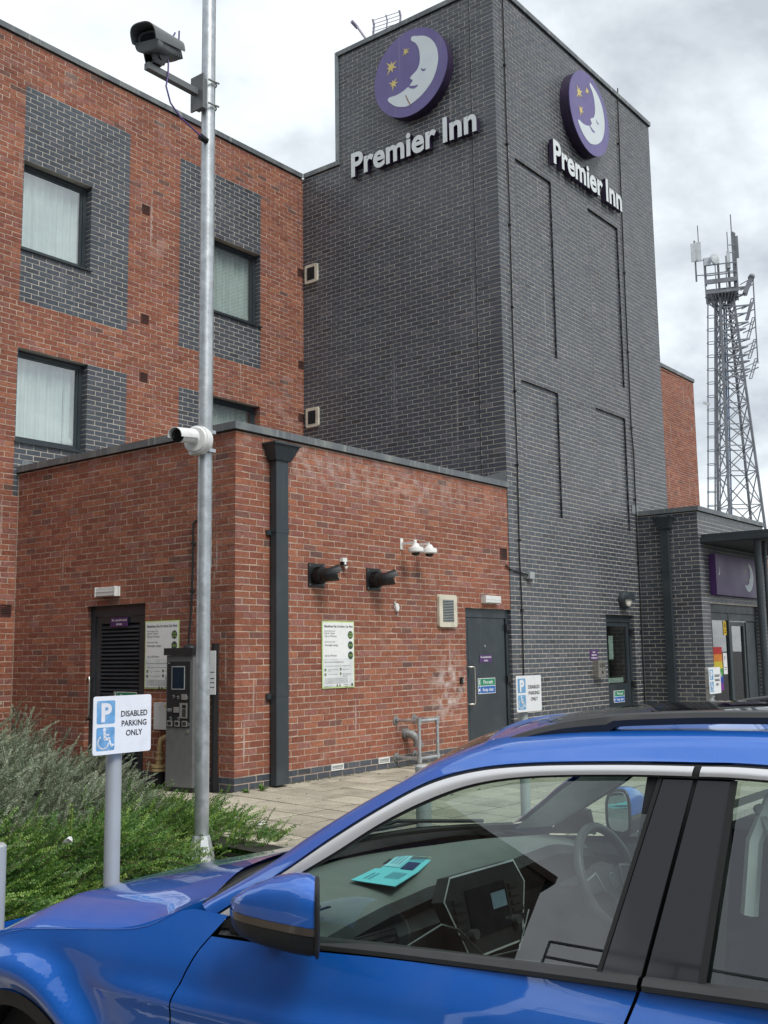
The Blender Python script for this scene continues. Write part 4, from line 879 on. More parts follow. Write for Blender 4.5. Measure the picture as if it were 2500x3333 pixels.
x = M(); x.box(PX-.116, PX-.058, PY-.05, PY+.05, 6.25, 6.53); x.hexa([(PX-.132, PY-.08, 6.23), (PX-.115, PY-.08, 6.23), (PX-.115, PY+.08, 6.23), (PX-.132, PY+.08, 6.23), (PX-.132, PY-.08, 6.55), (PX-.115, PY-.08, 6.55), (PX-.115, PY+.08, 6.55), (PX-.132, PY+.08, 6.55)]); x.build('mounting_plate', cg, t)
x = M(); x.box(-2.83, PX-.14, PY-.028, PY+.028, 6.36, 6.416); x.build('arm', cg, t)
for z in (6.30, 6.52):
    x = M(); x.tube([(PX+.075*math.sin(q)*1.0-.0, PY-.075*math.cos(q), z) for q in np.linspace(0, math.pi, 9)], .007, 6); x.cyl((PX-.06, PY-.075, z), (PX+.05, PY-.09, z), .009, n=8); x.build('clamp', MT['galvd'], t)
# camera body: rounded shell pointing toward -x and slightly down and to the viewer
ax = Vector((-1, -.30, -.27)).normalized(); sd_ = ax.cross(V(0, 0, 1)).normalized(); up_ = sd_.cross(ax); cc = V(-2.70, PY-.005, 6.63)
def shell(s, wd, hu, hd, n=26):
    P = []
    for i in range(n):
        q = 2*math.pi*i/n; c_, s_ = math.cos(q), math.sin(q); e = .62
        P.append(cc+ax*s+sd_*(wd*math.copysign(abs(c_)**e, c_))+up_*((hu if s_ > 0 else hd)*math.copysign(abs(s_)**e, s_)))
    return P
x = M(); x.loft([shell(-.22, .055, .045, .06), shell(-.21, .085, .06, .08), shell(0, .100, .072, .095), shell(.14, .106, .075, .095), shell(.17, .10, .07, .085)], 0); x.build('body', cg, t)
x = M()
rs = [[cc+ax*s+sd_*(.122*math.copysign(abs(math.cos(q))**.7, math.cos(q)))+up_*(.015+ (.080+.008*k)*math.copysign(abs(math.sin(q))**.75, math.sin(q))) for q in np.linspace(-.32, math.pi+.32, 18)] for k, s in enumerate((-.22, -.05, .10, .235))]
rs[-1] = [p+ax*(.03*math.sin(math.pi*i/17)) for i, p in enumerate(rs[-1])]
ri = [[p-(p-(cc+ax*((p-cc).dot(ax))+up_*.03)).normalized()*.008 for p in r] for r in rs]
x.loft(rs, 0, False, True, False); x.loft(ri, 0, False, True, False); 
for A, B in ((rs[0], ri[0]), (rs[-1], ri[-1])): x.loft([A, B], 0, False, False, False)
x.build('sun_hood', cg, t)
x = M(); x.loft([shell(.171, .074, .054, .064), shell(.176, .072, .052, .062)], 0); x.build('front_glass', mat('dark_lens_glass', (.006, .008, .015), .06), t)
x = M(); x.loft([shell(.12, .112, .0, .098), shell(.20, .118, -.015, .104), shell(.205, .112, -.02, .094)], 0); x.build('chin', cg, t)
for k in range(7): x = M(); s_ = -.22+k*.035; x.hexa([cc+ax*(s_+a)+sd_*b+up_*c_ for (a, b, c_) in ((0, -.090, -.072), (.012, -.090, -.072), (.012, .090, -.072), (0, .090, -.072), (0, -.082, .01), (.012, -.082, .01), (.012, .082, .01), (0, .082, .01))]); x.build('cooling_fin', cg, t)
x = M(); x.cyl(cc+ax*-.25+up_*.03+sd_*.06, cc+ax*-.29+up_*.03+sd_*.06, .028, n=16); x.build('rear_gland', MT['black'], t)
cp = mat('violet_cable', (.10, .06, .22), .5)
x = M(); x.tube([cc+ax*-.24+up_*.06+sd_*.03, cc+ax*-.27+up_*.12+sd_*.04, cc+ax*-.40+up_*.23+sd_*.06], .008, 8); x.tube([cc+ax*-.2+up_*.07-sd_*.08, cc+ax*-.21+up_*.16-sd_*.09], .007, 8); x.build('antenna', cp, t)
x = M(); x.box(-2.79, -2.70, PY-.05, PY+.05, 6.425, 6.44); 
for s_ in (-1, 1): x.hexa([(-2.80, PY+s_*.045-.006, 6.44), (-2.68, PY+s_*.045-.006, 6.44), (-2.68, PY+s_*.045+.006, 6.44), (-2.80, PY+s_*.045+.006, 6.44), (-2.84, PY+s_*.045-.006, 6.57), (-2.62, PY+s_*.045-.006, 6.57), (-2.62, PY+s_*.045+.006, 6.57), (-2.84, PY+s_*.045+.006, 6.57)])
x.cyl((-2.72, PY-.06, 6.50), (-2.72, PY+.06, 6.50), .022, n=14); x.build('tilt_bracket', MT['black'], t)
x = M(); x.tube([(-2.62, PY-.02, 6.60), (-2.62, PY-.03, 6.48), (-2.63, PY-.04, 6.38), (-2.65, PY-.04, 6.27), (-2.60, PY-.04, 6.14), (-2.50, PY-.05, 6.05), (-2.36, PY-.06, 5.99), (-2.22, PY-.04, 5.965), (-2.17, PY-.03, 5.965)], .0075, 8); x.build('cable', cp, t)
x = M(); x.cyl((-2.26, PY-.04, 5.97), (-2.18, PY-.03, 5.965), .028, n=14); x.build('cable_gland', MT['blackm'], t)
t = thing('bullet_camera', 'white bullet camera on a round base lower on the pole', 'camera', (PX-.1, PY, 3.3))
x = M(); x.box(PX-.115, PX-.058, PY-.07, PY+.07, 3.15, 3.38); x.build('back_plate', MT['white'], t)
x = M(); a1_ = V(-1, -.28, 0).normalized(); b0 = V(PX-.06, PY-.02, 3.265); x.cyl(b0, b0+a1_*.085, .118, n=36); x.cyl(b0+a1_*.086, b0+a1_*.10, .112, .10, n=36); x.build('junction_base', MT['white'], t)
x = M(); x.tube([b0+a1_*.10, b0+a1_*.14+V(0, 0, .005), b0+a1_*.18+V(0, 0, .01)], .022, 12); x.lathe(b0+a1_*.10, a1_, [(.045, 0), (.045, .02), (.025, .035)], 16); x.build('arm', MT['white'], t)
x = M(); ba = V(-.95, -.30, -.14).normalized(); c0 = b0+a1_*.16+V(0, 0, .008); x.cyl(c0-ba*.02, c0+ba*.20, .052, .058, n=24); x.build('barrel', MT['white'], t)
x = M(); si_ = ba.cross(V(0, 0, 1)).normalized(); u_ = si_.cross(ba); rs = [[c0+ba*s+si_*(.067*math.cos(q))+u_*(.069*math.sin(q)) for q in np.linspace(-.2, math.pi+.2, 16)] for s in (-.03, .25)]; x.loft(rs, 0, False, True, False); rs2 = [[c0+ba*s+si_*(.062*math.cos(q))+u_*(.064*math.sin(q)) for q in np.linspace(-.2, math.pi+.2, 16)] for s in (-.03, .25)]; x.loft(rs2, 0, False, True, False); x.loft([rs[1], rs2[1]], 0, False, False, False); x.loft([rs[0], rs2[0]], 0, False, False, False); x.build('sun_shield', MT['white'], t)
x = M(); x.cyl(c0+ba*.201, c0+ba*.206, .056, n=24); x.cyl(c0+ba*.207, c0+ba*.212, .03, n=20); x.build('lens', mat('black_lens', (.008, .01, .012), .08), t)
for z in (3.185, 3.345):
    x = M(); x.tube([(PX+.068*math.sin(q), PY-.068*math.cos(q), z) for q in np.linspace(-.3, math.pi+.3, 12)], .008, 6); x.box(PX-.03, PX+.04, PY-.092, PY-.066, z-.014, z+.014); x.build('strap', MT['galv'], t)
# ================================================================== pay machine, meter box, gas pipe
t = thing('pay_machine', 'tall grey and black pay and display machine behind the pole', 'ticket machine', (-.1, .55, 0))
PM = Fr((-.30, .555, 0), (.10, -1, 0), (-1, -.10, 0)); PM.R.normalize(); PM.N.normalize()
x = M(); x.fb(PM, -.195, .195, .05, 1.475, -.22, 0); x.build('cabinet', MT['grey'], t)
x = M(); x.fb(PM, -.215, .215, 1.476, 1.555, -.24, .03); x.build('cap', MT['black'], t)
x = M(); x.lathe(PM.p(.11, 1.555, -.05), (0, 0, 1), [(.08, 0), (.075, .02), (.04, .04), (.0, .045)], 20); x.build('antenna_dome', MT['black'], t)
x = M(); x.fb(PM, -.18, .155, .69, 1.405, .0005, .006); x.build('fascia', MT['black'], t)
x = M(); x.fb(PM, -.11, .085, 1.10, 1.355, .0062, .010); x.build('screen_surround', MT['jgrey'], t)
x = M(); x.fb(PM, -.10, .075, 1.11, 1.345, .0102, .011); x.build('screen', mat('dark_screen', (.012, .02, .035), .1), t)
x = M(); ws_ = mat('worn_steel', (.33, .33, .32), .45, metal=.5)
for (a_, b_, c_, d_) in ((.02, .125, .79, .955), (.045, .115, .99, 1.05), (-.07, .01, .85, .91), (-.165, -.095, .70, .762), (-.055, .015, .70, .762), (.055, .125, .70, .762)): x = M(); x.fb(PM, a_, b_, c_, d_, .0062, .017); x.build('slot_plate', ws_, t)
x = M()
x = M(); x.fb(PM, .062, .115, .90, .935, .0182, .020)
for i in range(3):
    for j in range(4): x.fb(PM, .064+i*.018, .077+i*.018, .81+j*.021, .825+j*.021, .0182, .022)
for k in range(3): x.fb(PM, -.155+k*.11, -.105+k*.11, .712, .75, .0152, .017)
x.build('keypad', MT['blackm'], t)
x = M()
for (a, b) in ((-.10, 1.03), (-.03, 1.02), (-.16, .88), (.10, 1.02), (-.14, .79), (-.02, .79), (.125, .73)): x.stroke(PM, [(a, b), (a+.025, b+.012), (a+.035, b-.01), (a+.01, b-.02)], .006, .0066)
for k in range(3): x.fb(PM, -.175, -.10, .865+k*.012, .869+k*.012, .0062, .0066)
x.fb(PM, -.17, -.14, 1.385, 1.395, .0062, .0066); x.build('pictogram', MT['jgrey'], t)
x = M(); x.disc(PM, .125, .645, .02, .008, 16, 0, .008); x.build('lock', MT['steel'], t); x = M(); x.fb(PM, -.2, .2, 0, .05, -.225, .004); x.build('plinth', MT['blackm'], t)
t = thing('meter_box', 'pale grey meter box on the wall left of the pay machine', 'box', EL.p(-1.1, .64))
x = M(); x.fb(EL, -1.24, -.98, .635, .94, .002, .09); x.build('box', MT['lamp'], t)
x = M(); x.poly(EL, [(-1.06, .89), (-1.02, .89), (-1.04, .925)], .0915); x.build('warning_triangle', mat('warn_yellow', (.7, .42, .02), .5), t)
t = thing('gas_pipe', 'ochre gas pipe with a flange rising beside the pay machine', 'pipe', EL.p(-1.1, 0))
x = M(); x.tube([EL.p(-.95, .555, .08), EL.p(-1.0, .555, .10), EL.p(-1.045, .53, .13), EL.p(-1.06, .48, .14), EL.p(-1.06, .36, .14)], .034, 14); x.build('elbow', MT['ochre'], t)
x = M(); x.lathe(EL.p(-1.06, .25, .14), (0, 0, 1), [(.045, 0), (.045, .05), (.055, .055), (.055, .075), (.04, .08), (.04, .12), (.05, .125), (.05, .14)], 18); x.cyl(EL.p(-1.06, .22, .14), EL.p(-1.06, .25, .14), .10, n=20); x.cyl(EL.p(-1.06, .18, .14), EL.p(-1.06, .212, .14), .10, n=20); x.build('flange', MT['ochre'], t)
x = M(); x.cyl(EL.p(-1.06, -.02, .14), EL.p(-1.06, .18, .14), .055, n=16); x.build('riser', MT['blackm'], t)
# ================================================================== disabled parking signs
def sign_post(x0, yaw_, label, first=True, top=1.28, y0=-4.4):
    gzv = gz(y0)-.0; t = thing('parking_sign', label, 'sign', (x0, y0, gzv), 'disabled parking signs along the front of the bays')
    x = M(); x.cyl((x0, y0, gzv-.05), (x0, y0, top-.01), .0365, n=28); x.cyl((x0, y0, top-.01), (x0, y0, top-.004), .0365, .03, n=28); x.build('post', MT['alu'], t)
    c_, s_ = math.cos(yaw_), math.sin(yaw_); fr = Fr((x0, y0, 0), (c_, s_, 0), (s_, -c_, 0)); h = .262; w2 = .1625; zb = top-h; a0 = -w2
    r = .012; pts = []
    for (ca, cb, q) in ((w2-r, zb+h-r, 0), (-w2+r, zb+h-r, 1), (-w2+r, zb+r, 2), (w2-r, zb+r, 3)):
        for k in range(4): an = math.pi/2*(q+k/3); pts.append((ca+r*math.cos(an), cb+r*math.sin(an)))
    x = M(); x.poly(fr, pts, .062, 0, .003); x.poly(Fr(fr.O, -fr.R, -fr.N), [(-a, b) for a, b in pts], -.0585, 0); x.build('panel', MT['paper'], t)
    # blue squares
    x = M()
    for (b0, b1) in ((zb+.138, zb+.242), (zb+.018, zb+.122)):
        P_ = []; A0, A1 = -w2+.018, -w2+.118; r = .008
        for (ca, cb, q) in ((A1-r, b1-r, 0), (A0+r, b1-r, 1), (A0+r, b0+r, 2), (A1-r, b0+r, 3)):
            for k in range(4): an = math.pi/2*(q+k/3); P_.append((ca+r*math.cos(an), cb+r*math.sin(an)))
        x.poly(fr, P_, .0626)
    x.build('blue_square', MT['blue'], t)
    x = M(); text(x, 'P', fr, -w2+.068, zb+.150, .112, .0632, 0, 'CENTER', off=.0045)
    cx_, cz_ = -w2+.064, zb+.05
    # wheelchair figure
    x.disc(fr, cx_-.003, zb+.111, .0085, .0632, 14); x.stroke(fr, [(cx_-.002, zb+.097), (cx_, zb+.07), (cx_+.026, zb+.07)], .0125, .0632); x.stroke(fr, [(cx_, zb+.088), (cx_+.022, zb+.088)], .007, .0632)
    x.stroke(fr, [(cx_+.022, zb+.07), (cx_+.036, zb+.038), (cx_+.047, zb+.043)], .009, .0632)
    x.stroke(fr, [(cx_-.008+.029*math.cos(q), zb+.056+.029*math.sin(q)) for q in np.linspace(2.2, 2*math.pi-.25, 16)], .0075, .0632)
    x.build('white_symbol', MT['inkw'], t)
    x = M()
    for k, l in enumerate(('DISABLED', 'PARKING', 'ONLY')): text(x, l, fr, .064, zb+.166-k*.044, .0365, .0632, 0, 'CENTER', off=.0006, res=3, sx=.95)
    x.build('wording', MT['ink'], t)
    x = M(); [x.cyl((x0, y0, z), (x0, y0, z+.018), .0395, n=24) for z in (zb+.05, zb+.20)]; [x.fb(fr, -.045, .045, z, z+.018, .036, .0588) for z in (zb+.05, zb+.20)]; x.build('clip', MT['galvd'], t)
    return t
yv = lambda d: math.radians(d)
sign_post(-4.975, yv(-1), 'white disabled parking sign on a post in front of the shrubs', top=1.285)
sign_post(-1.29, yv(-3.5), 'white disabled parking sign on a post before the plain grey door', top=1.285)
sign_post(2.38, yv(1), 'small distant disabled parking sign in front of the entrance window', top=1.275)
def bollard(x0, y0, label, top=.45):
    t = thing('bollard', label, 'bollard', (x0, y0, gz(y0)), 'plain steel bollards along the kerb')
    x = M(); x.cyl((x0, y0, gz(y0)-.05), (x0, y0, top-.01), .05, n=24); x.cyl((x0, y0, top-.01), (x0, y0, top), .05, .04, n=24); x.build('tube', MT['alu'], t)
bollard(-5.575, -4.4, 'plain steel bollard at the far left beside the car bonnet', .70); bollard(-2.55, -4.4, 'plain steel bollard seen through the car windscreen', .75)
x = M(); f = Fr((-3.85, -2.2, 0.18), (1, 0, 0), (0, 0, 1), (0, 1, 0))
bag = [V(-3.9+.034*math.cos(q)*(1+.3*math.sin(3*q)), -2.55+.03*math.sin(q), .30+.016*math.sin(2*q)) for q in np.linspace(0, 2*math.pi, 12, endpoint=False)]
x.add(bag+[V(-3.9, -2.56, .325), V(-3.89, -2.55, .28)], [(i, (i+1) % 12, 12) for i in range(12)]+[((i+1) % 12, i, 13) for i in range(12)]); tag(x.build('litter', mat('litter_white', (.66, .66, .68), .6)), 'crumpled white wrapper caught in the green shrub', 'litter')
CAR2 = (3.7, -.45, -.08)
# ================================================================== lattice mast
MK = Vector((0.9425, 0.3341, 0)); MR = Vector((0.3341, -0.9425, 0)); MO = Vector((43.73, 9.906, 0))
ms = mat('mast_steel', (.20, .21, .23), .55, metal=.4, var=.2, vs=2); mg = mat('mast_pale_grey', (.50, .53, .55), .5)
mast = thing('telecom_mast', 'tall steel lattice telecom mast with ladder and aerials behind the hotel', 'mast', MO)
def mp(r, z, k=0): return MO+MR*r+MK*k+V(0, 0, z)
hw = lambda z: 1.32-(1.32-.36)*min(z, 19.6)/19.6
th = R(20); c0_, s0_ = math.cos(th), math.sin(th); cen = .30
def corner(i, z):
    a, b = ((-1, -1), (1, -1), (1, 1), (-1, 1))[i]; h = hw(z); return mp(cen+h*(a*c0_-b*s0_)*.9-.012*(z-8), z, h*(a*s0_+b*c0_)*.9)
for i in range(4): x = M(); x.bar(corner(i, -.3), corner(i, 19.6), .11); x.build('leg', ms, mast)
lv = [0, 2.6, 5.0, 6.9, 8.5, 10.2, 11.5, 12.6, 13.7, 14.7, 15.6, 16.5, 17.3, 18.1, 18.9, 19.6]
x = M()
for a, b in zip(lv[:-1], lv[1:]):
    for i in range(4):
        j = (i+1) % 4; x.bar(corner(i, a), corner(j, b), .045); x.bar(corner(j, a), corner(i, b), .045); x.bar(corner(i, b), corner(j, b), .045)
x.build('bracing', ms, mast)
lad = lambda z, o: mp(-.28-.051*(19.4-z)+o, z, -hw(z)*.9)
x = M(); x.bar(lad(0, -.02), lad(19.6, -.02), .06); x.bar(lad(0, .22), lad(19.6, .22), .05)
z = .3
while z < 19.5: x.bar(lad(z, -.02), lad(z, .22), .03); z += .33
x.build('ladder', ms, mast)
x = M(); x.bar(mp(-.65-.051*19.1, 0, -1.3), mp(-.65, 19.15, -.5), .05)
z = 2.2
while z < 19.3:
    c = mp(-.47-.051*(19.3-z), z, -hw(z)*.9-.1); x.tube([c+MR*(.22*math.cos(q))+MK*(.26*math.sin(q)) for q in np.linspace(0, 2*math.pi, 11)], .02, 5); z += .70
x.build('ladder_cage', ms, mast)
x = M(); x.tube([mp(.12-.03*(19-z), z, 0) for z in (0, 8, 19)], .05, 6); x.tube([mp(.22-.03*(19-z), z, .1) for z in (0, 8, 19)], .035, 6); x.build('feeder_cable', mat('feeder_blue', (.10, .16, .26), .5), mast)
# head platform
x = M(); PL = Fr(mp(.05, 0, 0), MR, -MK)
x.fb(PL, -.80, .80, 19.42, 19.56, -.8, .8); 
for z, t_ in ((19.95, .22), (20.45, .05), (20.9, .055)):
    for d in (-.78, .78): x.fb(PL, -.78, .80, z, z+t_, d-.02, d+.02)
    for a in (-.78, .80): x.fb(PL, a-.02, a+.02, z, z+t_, -.78, .78)
for a in (-.78, -.25, .27, .80):
    for d in (-.78, .78): x.fb(PL, a-.025, a+.025, 19.4, 20.95, d-.025, d+.025)
for a in np.linspace(-.7, .7, 9): x.bar(PL.p(a*.6, 18.9, 0), PL.p(a, 19.45, .75), .05); x.bar(PL.p(a*.6, 18.9, 0), PL.p(a, 19.45, -.75), .05)
x.bar(PL.p(-.8, 19.3, .7), PL.p(-.35, 18.95, .1), .07); x.build('platform', ms, mast)
for (a, z0, z1, w_, d) in ((-1.24, 21.2, 22.15, .22, .8), (-1.0, 21.25, 22.28, .32, .6)): x = M(); x.fb(PL, a-w_/2-.05, a+w_/2-.05, z0, z1, d, d+.08); x.build('panel_antenna', mg, mast)
for (a, z0, z1, r_) in ((-1.20, 20.2, 22.4, .035), (-1.0, 22.2, 23.2, .018), (.42, 21.5, 22.65, .018), (.64, 22.4, 23.55, .022), (.68, 19.5, 22.6, .06), (.78, 20.6, 22.55, .035), (.87, 21.2, 22.35, .055), (-.75, 19.9, 21.4, .05), (.40, 19.6, 21.6, .05), (-.1, 19.6, 21.3, .045)):
    x = M(); x.bar(PL.p(a, z0, .6), PL.p(a, z1, .6), r_*2); x.build('antenna_pole', ms, mast)
for q in ((.34, .50, 20.7, 21.55, .5, .72), (-.78, -.44, 20.92, 21.32, .7, .86), (.26, .339, 20.6, 21.4, .5, .6)): x = M(); x.fb(PL, *q); x.build('radio_unit', mg, mast)
x = M(); x.lathe(PL.p(-.30, 21.2, .8), (-.4, -.9, .05), [(.27, 0), (.30, .05), (.28, .12), (.05, .16)], 24); x.build('dish', mg, mast)
for (a, z, l) in ((-.9, 21.3, .3), (-.9, 20.5, .3), (.75, 21.9, .15), (.75, 21.5, .15)): x = M(); x.bar(PL.p(a-.3, z, .7), PL.p(a+.1, z, .6), .04); x.build('bracket', ms, mast)
x = M()
for (z, r1) in ((19.74, 1.21), (19.35, 1.16), (18.76, 1.40), (18.35, 1.15), (17.87, 1.25), (17.55, 1.1), (16.99, 1.27), (16.6, 1.15), (16.19, 1.16), (15.85, 1.2), (15.43, 1.19), (15.1, 1.05)): x.bar(mp(-.02-.045*(19.7-z), z, -.35), mp(r1, z+.02, -.2), .07); x.bar(mp(.5, z, .4), mp(r1, z+.02, -.2), .05)
x.bar(mp(1.6, 20.2, -.2), mp(1.58, 17.9, -.2), .05); x.bar(mp(1.58, 17.9, -.2), mp(1.58, 15.7, -.2), .05)
for (z0, z1) in ((19.3, 20.25), (18.0, 19.1), (17.05, 18.1), (16.0, 16.95), (14.95, 15.95)):
    for o in (0, .12): x.bar(mp(1.12+o, z0, -.2), mp(1.45+o, z1, -.2), .05)
    for k in range(4): s = k/3; x.bar(mp(1.12+.33*s, z0+(z1-z0)*s, -.2), mp(1.24+.33*s, z0+(z1-z0)*s, -.2), .04)
    x.bar(mp(.95, z0+.3, -.2), mp(1.6, z0+.55, -.2), .05); x.bar(mp(.95, z0+.6, -.2), mp(1.5, z0+.85, -.2), .04)
x.build('side_bracket', ms, mast)
x = M(); x.bar(mp(1.15, 19.4, -.2), mp(1.52, 20.2, -.2), .22); x.cyl(mp(1.50, 20.15, -.3), mp(1.55, 20.3, -.1), .16, n=14); x.bar(mp(1.15, 18.0, -.2), mp(1.5, 18.9, -.2), .13); x.build('horn_antenna', ms, mast)
x = M(); x.bar(mp(-1.15, 13.75, -1), mp(-.85, 13.6, -1), .12); x.build('floodlight', mg, mast)
# ================================================================== shrubs
def dome_h(px_, py_, cx, cy, rx, ry, H, e=2.4):
    q = abs((px_-cx)/rx)**e+abs((py_-cy)/ry)**e
    return H*(1-q)**.5 if q < 1 else -1
def shrub(name, label, cat, grp, cx, cy, rx, ry, H, n, lm, ln, leafl, leafw, length, updir, droop, seed, spac):
    rs = np.random.default_rng(seed); t = thing(name, label, cat, (cx, cy, gz(cy)), grp); g0 = bz(cy)-.01; H += .09
    stems = M(); Lf = []; Rn = []
    k = 0
    while k < n:
        q = rs.uniform(-1, 1, 2); xx, yy = cx+rx*q[0]*.93, cy+ry*q[1]*.93
        hh = dome_h(xx, yy, cx, cy, rx, ry, H)
        if hh <= 0.02: continue
        k += 1
        lump = .82+.26*math.sin(xx*5.1+seed)*math.sin(yy*4.3+seed*2)+.10*rs.normal()
        out_ = np.array([(xx-cx)/rx, (yy-cy)/ry, .55]); out_ /= np.linalg.norm(out_)
        depth = abs(rs.normal())*.10
        p = np.array([xx, yy, g0+max(.03, hh*lump-length*.45-depth)])
        d = out_*.55+np.array(updir)*(.7+.4*rs.random())+rs.normal(0, .42, 3); d /= np.linalg.norm(d)
        l = length*rs.uniform(.55, 1.25); m = max(6, int(l/spac)); step = l/m
        side = np.cross(d, rs.normal(size=3)); side /= np.linalg.norm(side); pts = []
        tone = np.clip(.42+.22*rs.normal(), 0, .9)
        for i in range(m):
            s = i/m; d = d+np.array([0, 0, -droop*step])+rs.normal(0, .03, 3); d /= np.linalg.norm(d); p = p+d*step; pts.append(p.copy())
            sd = side-d*np.dot(side, d); sd /= np.linalg.norm(sd); up = np.cross(sd, d)
            if i < 1: continue
            for sg in (-1, 1):
                ll = leafl*(1-.35*s)*rs.uniform(.7, 1.15); ww = leafw*(1-.3*s)*rs.uniform(.8, 1.1)
                dr = sd*sg*.86+d*.42+up*rs.uniform(.0, .55)+rs.normal(0, .16, 3); dr /= np.linalg.norm(dr)
                wv = np.cross(dr, up+rs.normal(0, .35, 3)); wv /= (np.linalg.norm(wv)+1e-9)
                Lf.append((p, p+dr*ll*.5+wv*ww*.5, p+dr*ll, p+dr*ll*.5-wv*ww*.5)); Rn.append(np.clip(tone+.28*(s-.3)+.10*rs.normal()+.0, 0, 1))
        if k % 2 == 0: stems.tube([tuple(a) for a in pts[::max(1, m//5)]], .0022, 3)
    vs = np.array(Lf).reshape(-1, 3); fs = np.arange(len(vs)).reshape(-1, 4)
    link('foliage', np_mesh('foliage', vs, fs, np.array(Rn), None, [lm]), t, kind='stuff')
    stems.build('stem', MT['twig'], t, kind='stuff')
    # added blocker, inner shade painted into its dark colour, so that the plant is not see-through
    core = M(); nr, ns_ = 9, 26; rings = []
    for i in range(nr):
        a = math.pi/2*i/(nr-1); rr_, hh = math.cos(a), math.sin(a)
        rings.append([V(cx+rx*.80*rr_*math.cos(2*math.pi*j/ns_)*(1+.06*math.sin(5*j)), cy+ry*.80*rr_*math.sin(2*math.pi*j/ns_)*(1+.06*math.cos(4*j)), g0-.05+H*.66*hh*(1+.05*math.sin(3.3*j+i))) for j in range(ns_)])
    core.loft(rings, 0); core.build('inner_blocker', mat('painted_inner_shade', (.022, .032, .014), .95, var=.5, vs=30), t)
    return t
GA = dict(lm=MT['leafA'], ln=0, leafl=.022, leafw=.014, length=.26, updir=(.45, -.15, .65), droop=.7, spac=.0105)
shrub('grey_shrub', 'tall grey green shrub at the far left by the brick wall', 'shrub', 'grey green shrubs by the extension', -3.55, 1.05, 1.35, 1.75, 1.12, 1500, seed=3, **GA)
shrub('grey_shrub', 'grey green shrub in front of the louvred door', 'shrub', 'grey green shrubs by the extension', -2.05, 1.2, .95, 1.7, .76, 1150, seed=4, **GA)
shrub('grey_shrub', 'grey green shrub in the middle of the bed, left of the sign post', 'shrub', 'grey green shrubs by the extension', -4.15, -.75, 1.0, .95, .92, 850, seed=5, **GA)
shrub('grey_shrub', 'grey green shrub right behind the disabled parking sign post', 'shrub', 'grey green shrubs by the extension', -2.75, -.45, 1.0, .9, .60, 800, seed=6, **GA)
GB = dict(lm=MT['leafB'], ln=0, leafl=.028, leafw=.020, length=.34, updir=(.50, -.30, .30), droop=1.3, spac=.0150)
shrub('green_shrub', 'bright green spreading shrub at the foot of the galvanised pole', 'shrub', 'bright green shrubs along the bed edge', -2.05, -1.02, .78, .58, .28, 800, seed=11, **GB)
shrub('green_shrub', 'bright green spreading shrub directly behind the front sign post', 'shrub', 'bright green shrubs along the bed edge', -3.35, -1.75, .85, .75, .46, 1150, seed=12, **GB)
shrub('green_shrub', 'bright green spreading shrub at the left edge over the bare soil', 'shrub', 'bright green shrubs along the bed edge', -4.55, -1.95, .9, .75, .50, 1150, seed=13, **GB)
shrub('green_shrub', 'bright green shrub at the foot of the pay machine', 'shrub', 'bright green shrubs along the bed edge', -1.75, -.50, .62, .7, .14, 420, seed=14, **GB)
shrub('green_shrub', 'small sprawling green shrub right of the pole base, over the paving edge', 'shrub', 'bright green shrubs along the bed edge', -1.80, -1.75, .30, .45, .14, 280, seed=15, **GB)
for (x_, y_, s_, lb) in ((.06, -.12, 9, 'tiny weed growing at the brick corner'), (.28, -.14, 14, 'larger weed growing in the slab joint near the downpipe')):
    rs = np.random.default_rng(s_); Lf = []; Rn = []
    for i in range(26 if s_ == 9 else 46):
        an = rs.uniform(0, 6.28); e = rs.uniform(.2, 1.2); l = rs.uniform(.03, .065 if s_ == 9 else .11); d = np.array([math.cos(an)*math.cos(e), math.sin(an)*math.cos(e), math.sin(e)]); p = np.array([x_, y_, gz(y_)])+rs.normal(0, .008, 3)*[1, 1, 0]
        wv = np.cross(d, [0, 0, 1]); wv /= np.linalg.norm(wv); Lf.append((p, p+d*l*.6+wv*.010, p+d*l, p+d*l*.6-wv*.010)); Rn.append(rs.uniform(.3, .9))
    vs = np.array(Lf).reshape(-1, 3); o = link('weed', np_mesh('weed', vs, np.arange(len(vs)).reshape(-1, 4), np.array(Rn), None, [MT['leafB']])); tag(o, lb, 'weed')
# ================================================================== buildings across the car park (seen reflected in the car)
def block(label, o, ang, lx, ly, h, m, rail_=True):
    t = thing('facing_building', label, 'building', o); c, s = math.cos(ang), math.sin(ang)
    B = Fr(o, (c, s, 0), (s, -c, 0))
    x = M(); x.fb(B, 0, lx, -.3, h, -ly, 0); x.build('wall', m, t)
    x = M(); x.fb(B, -.15, lx+.15, h+.002, h+.12, -ly-.02, .02); x.build('parapet', m, t)
    for k in range(int(lx/3.5) if rail_ else 0):
        for z in (1.2, 4.6, 8.0, 11.0):
            if z+1.3 < h:
                x = M(); x.fb(B, 1.2+k*3.5, 2.9+k*3.5, z, z+1.3, .004, .03); wdw = x.build('window', MT['anthD'], t)
                x = M(); x.fb(B, 1.15+k*3.5, 1.2+k*3.5, z-.05, z+1.35, .0, .06); x.fb(B, 2.9+k*3.5, 2.95+k*3.5, z-.05, z+1.35, .0, .06); x.fb(B, 1.2+k*3.5, 2.9+k*3.5, z+1.3, z+1.35, 0, .06); x.fb(B, 1.2+k*3.5, 2.9+k*3.5, z-.05, z, 0, .06); x.build('frame', MT['jgrey'], wdw)
    if rail_:
        x = M()
        for z in (h+.75, h+1.25): x.bar(B.p(0, z, -.3), B.p(lx, z, -.3), .06)
        for k in range(int(lx/4)+1): x.bar(B.p(k*4, h+.3, -.3), B.p(k*4, h+1.25, -.3), .06)
        x.build('roof_railing', ms, t)
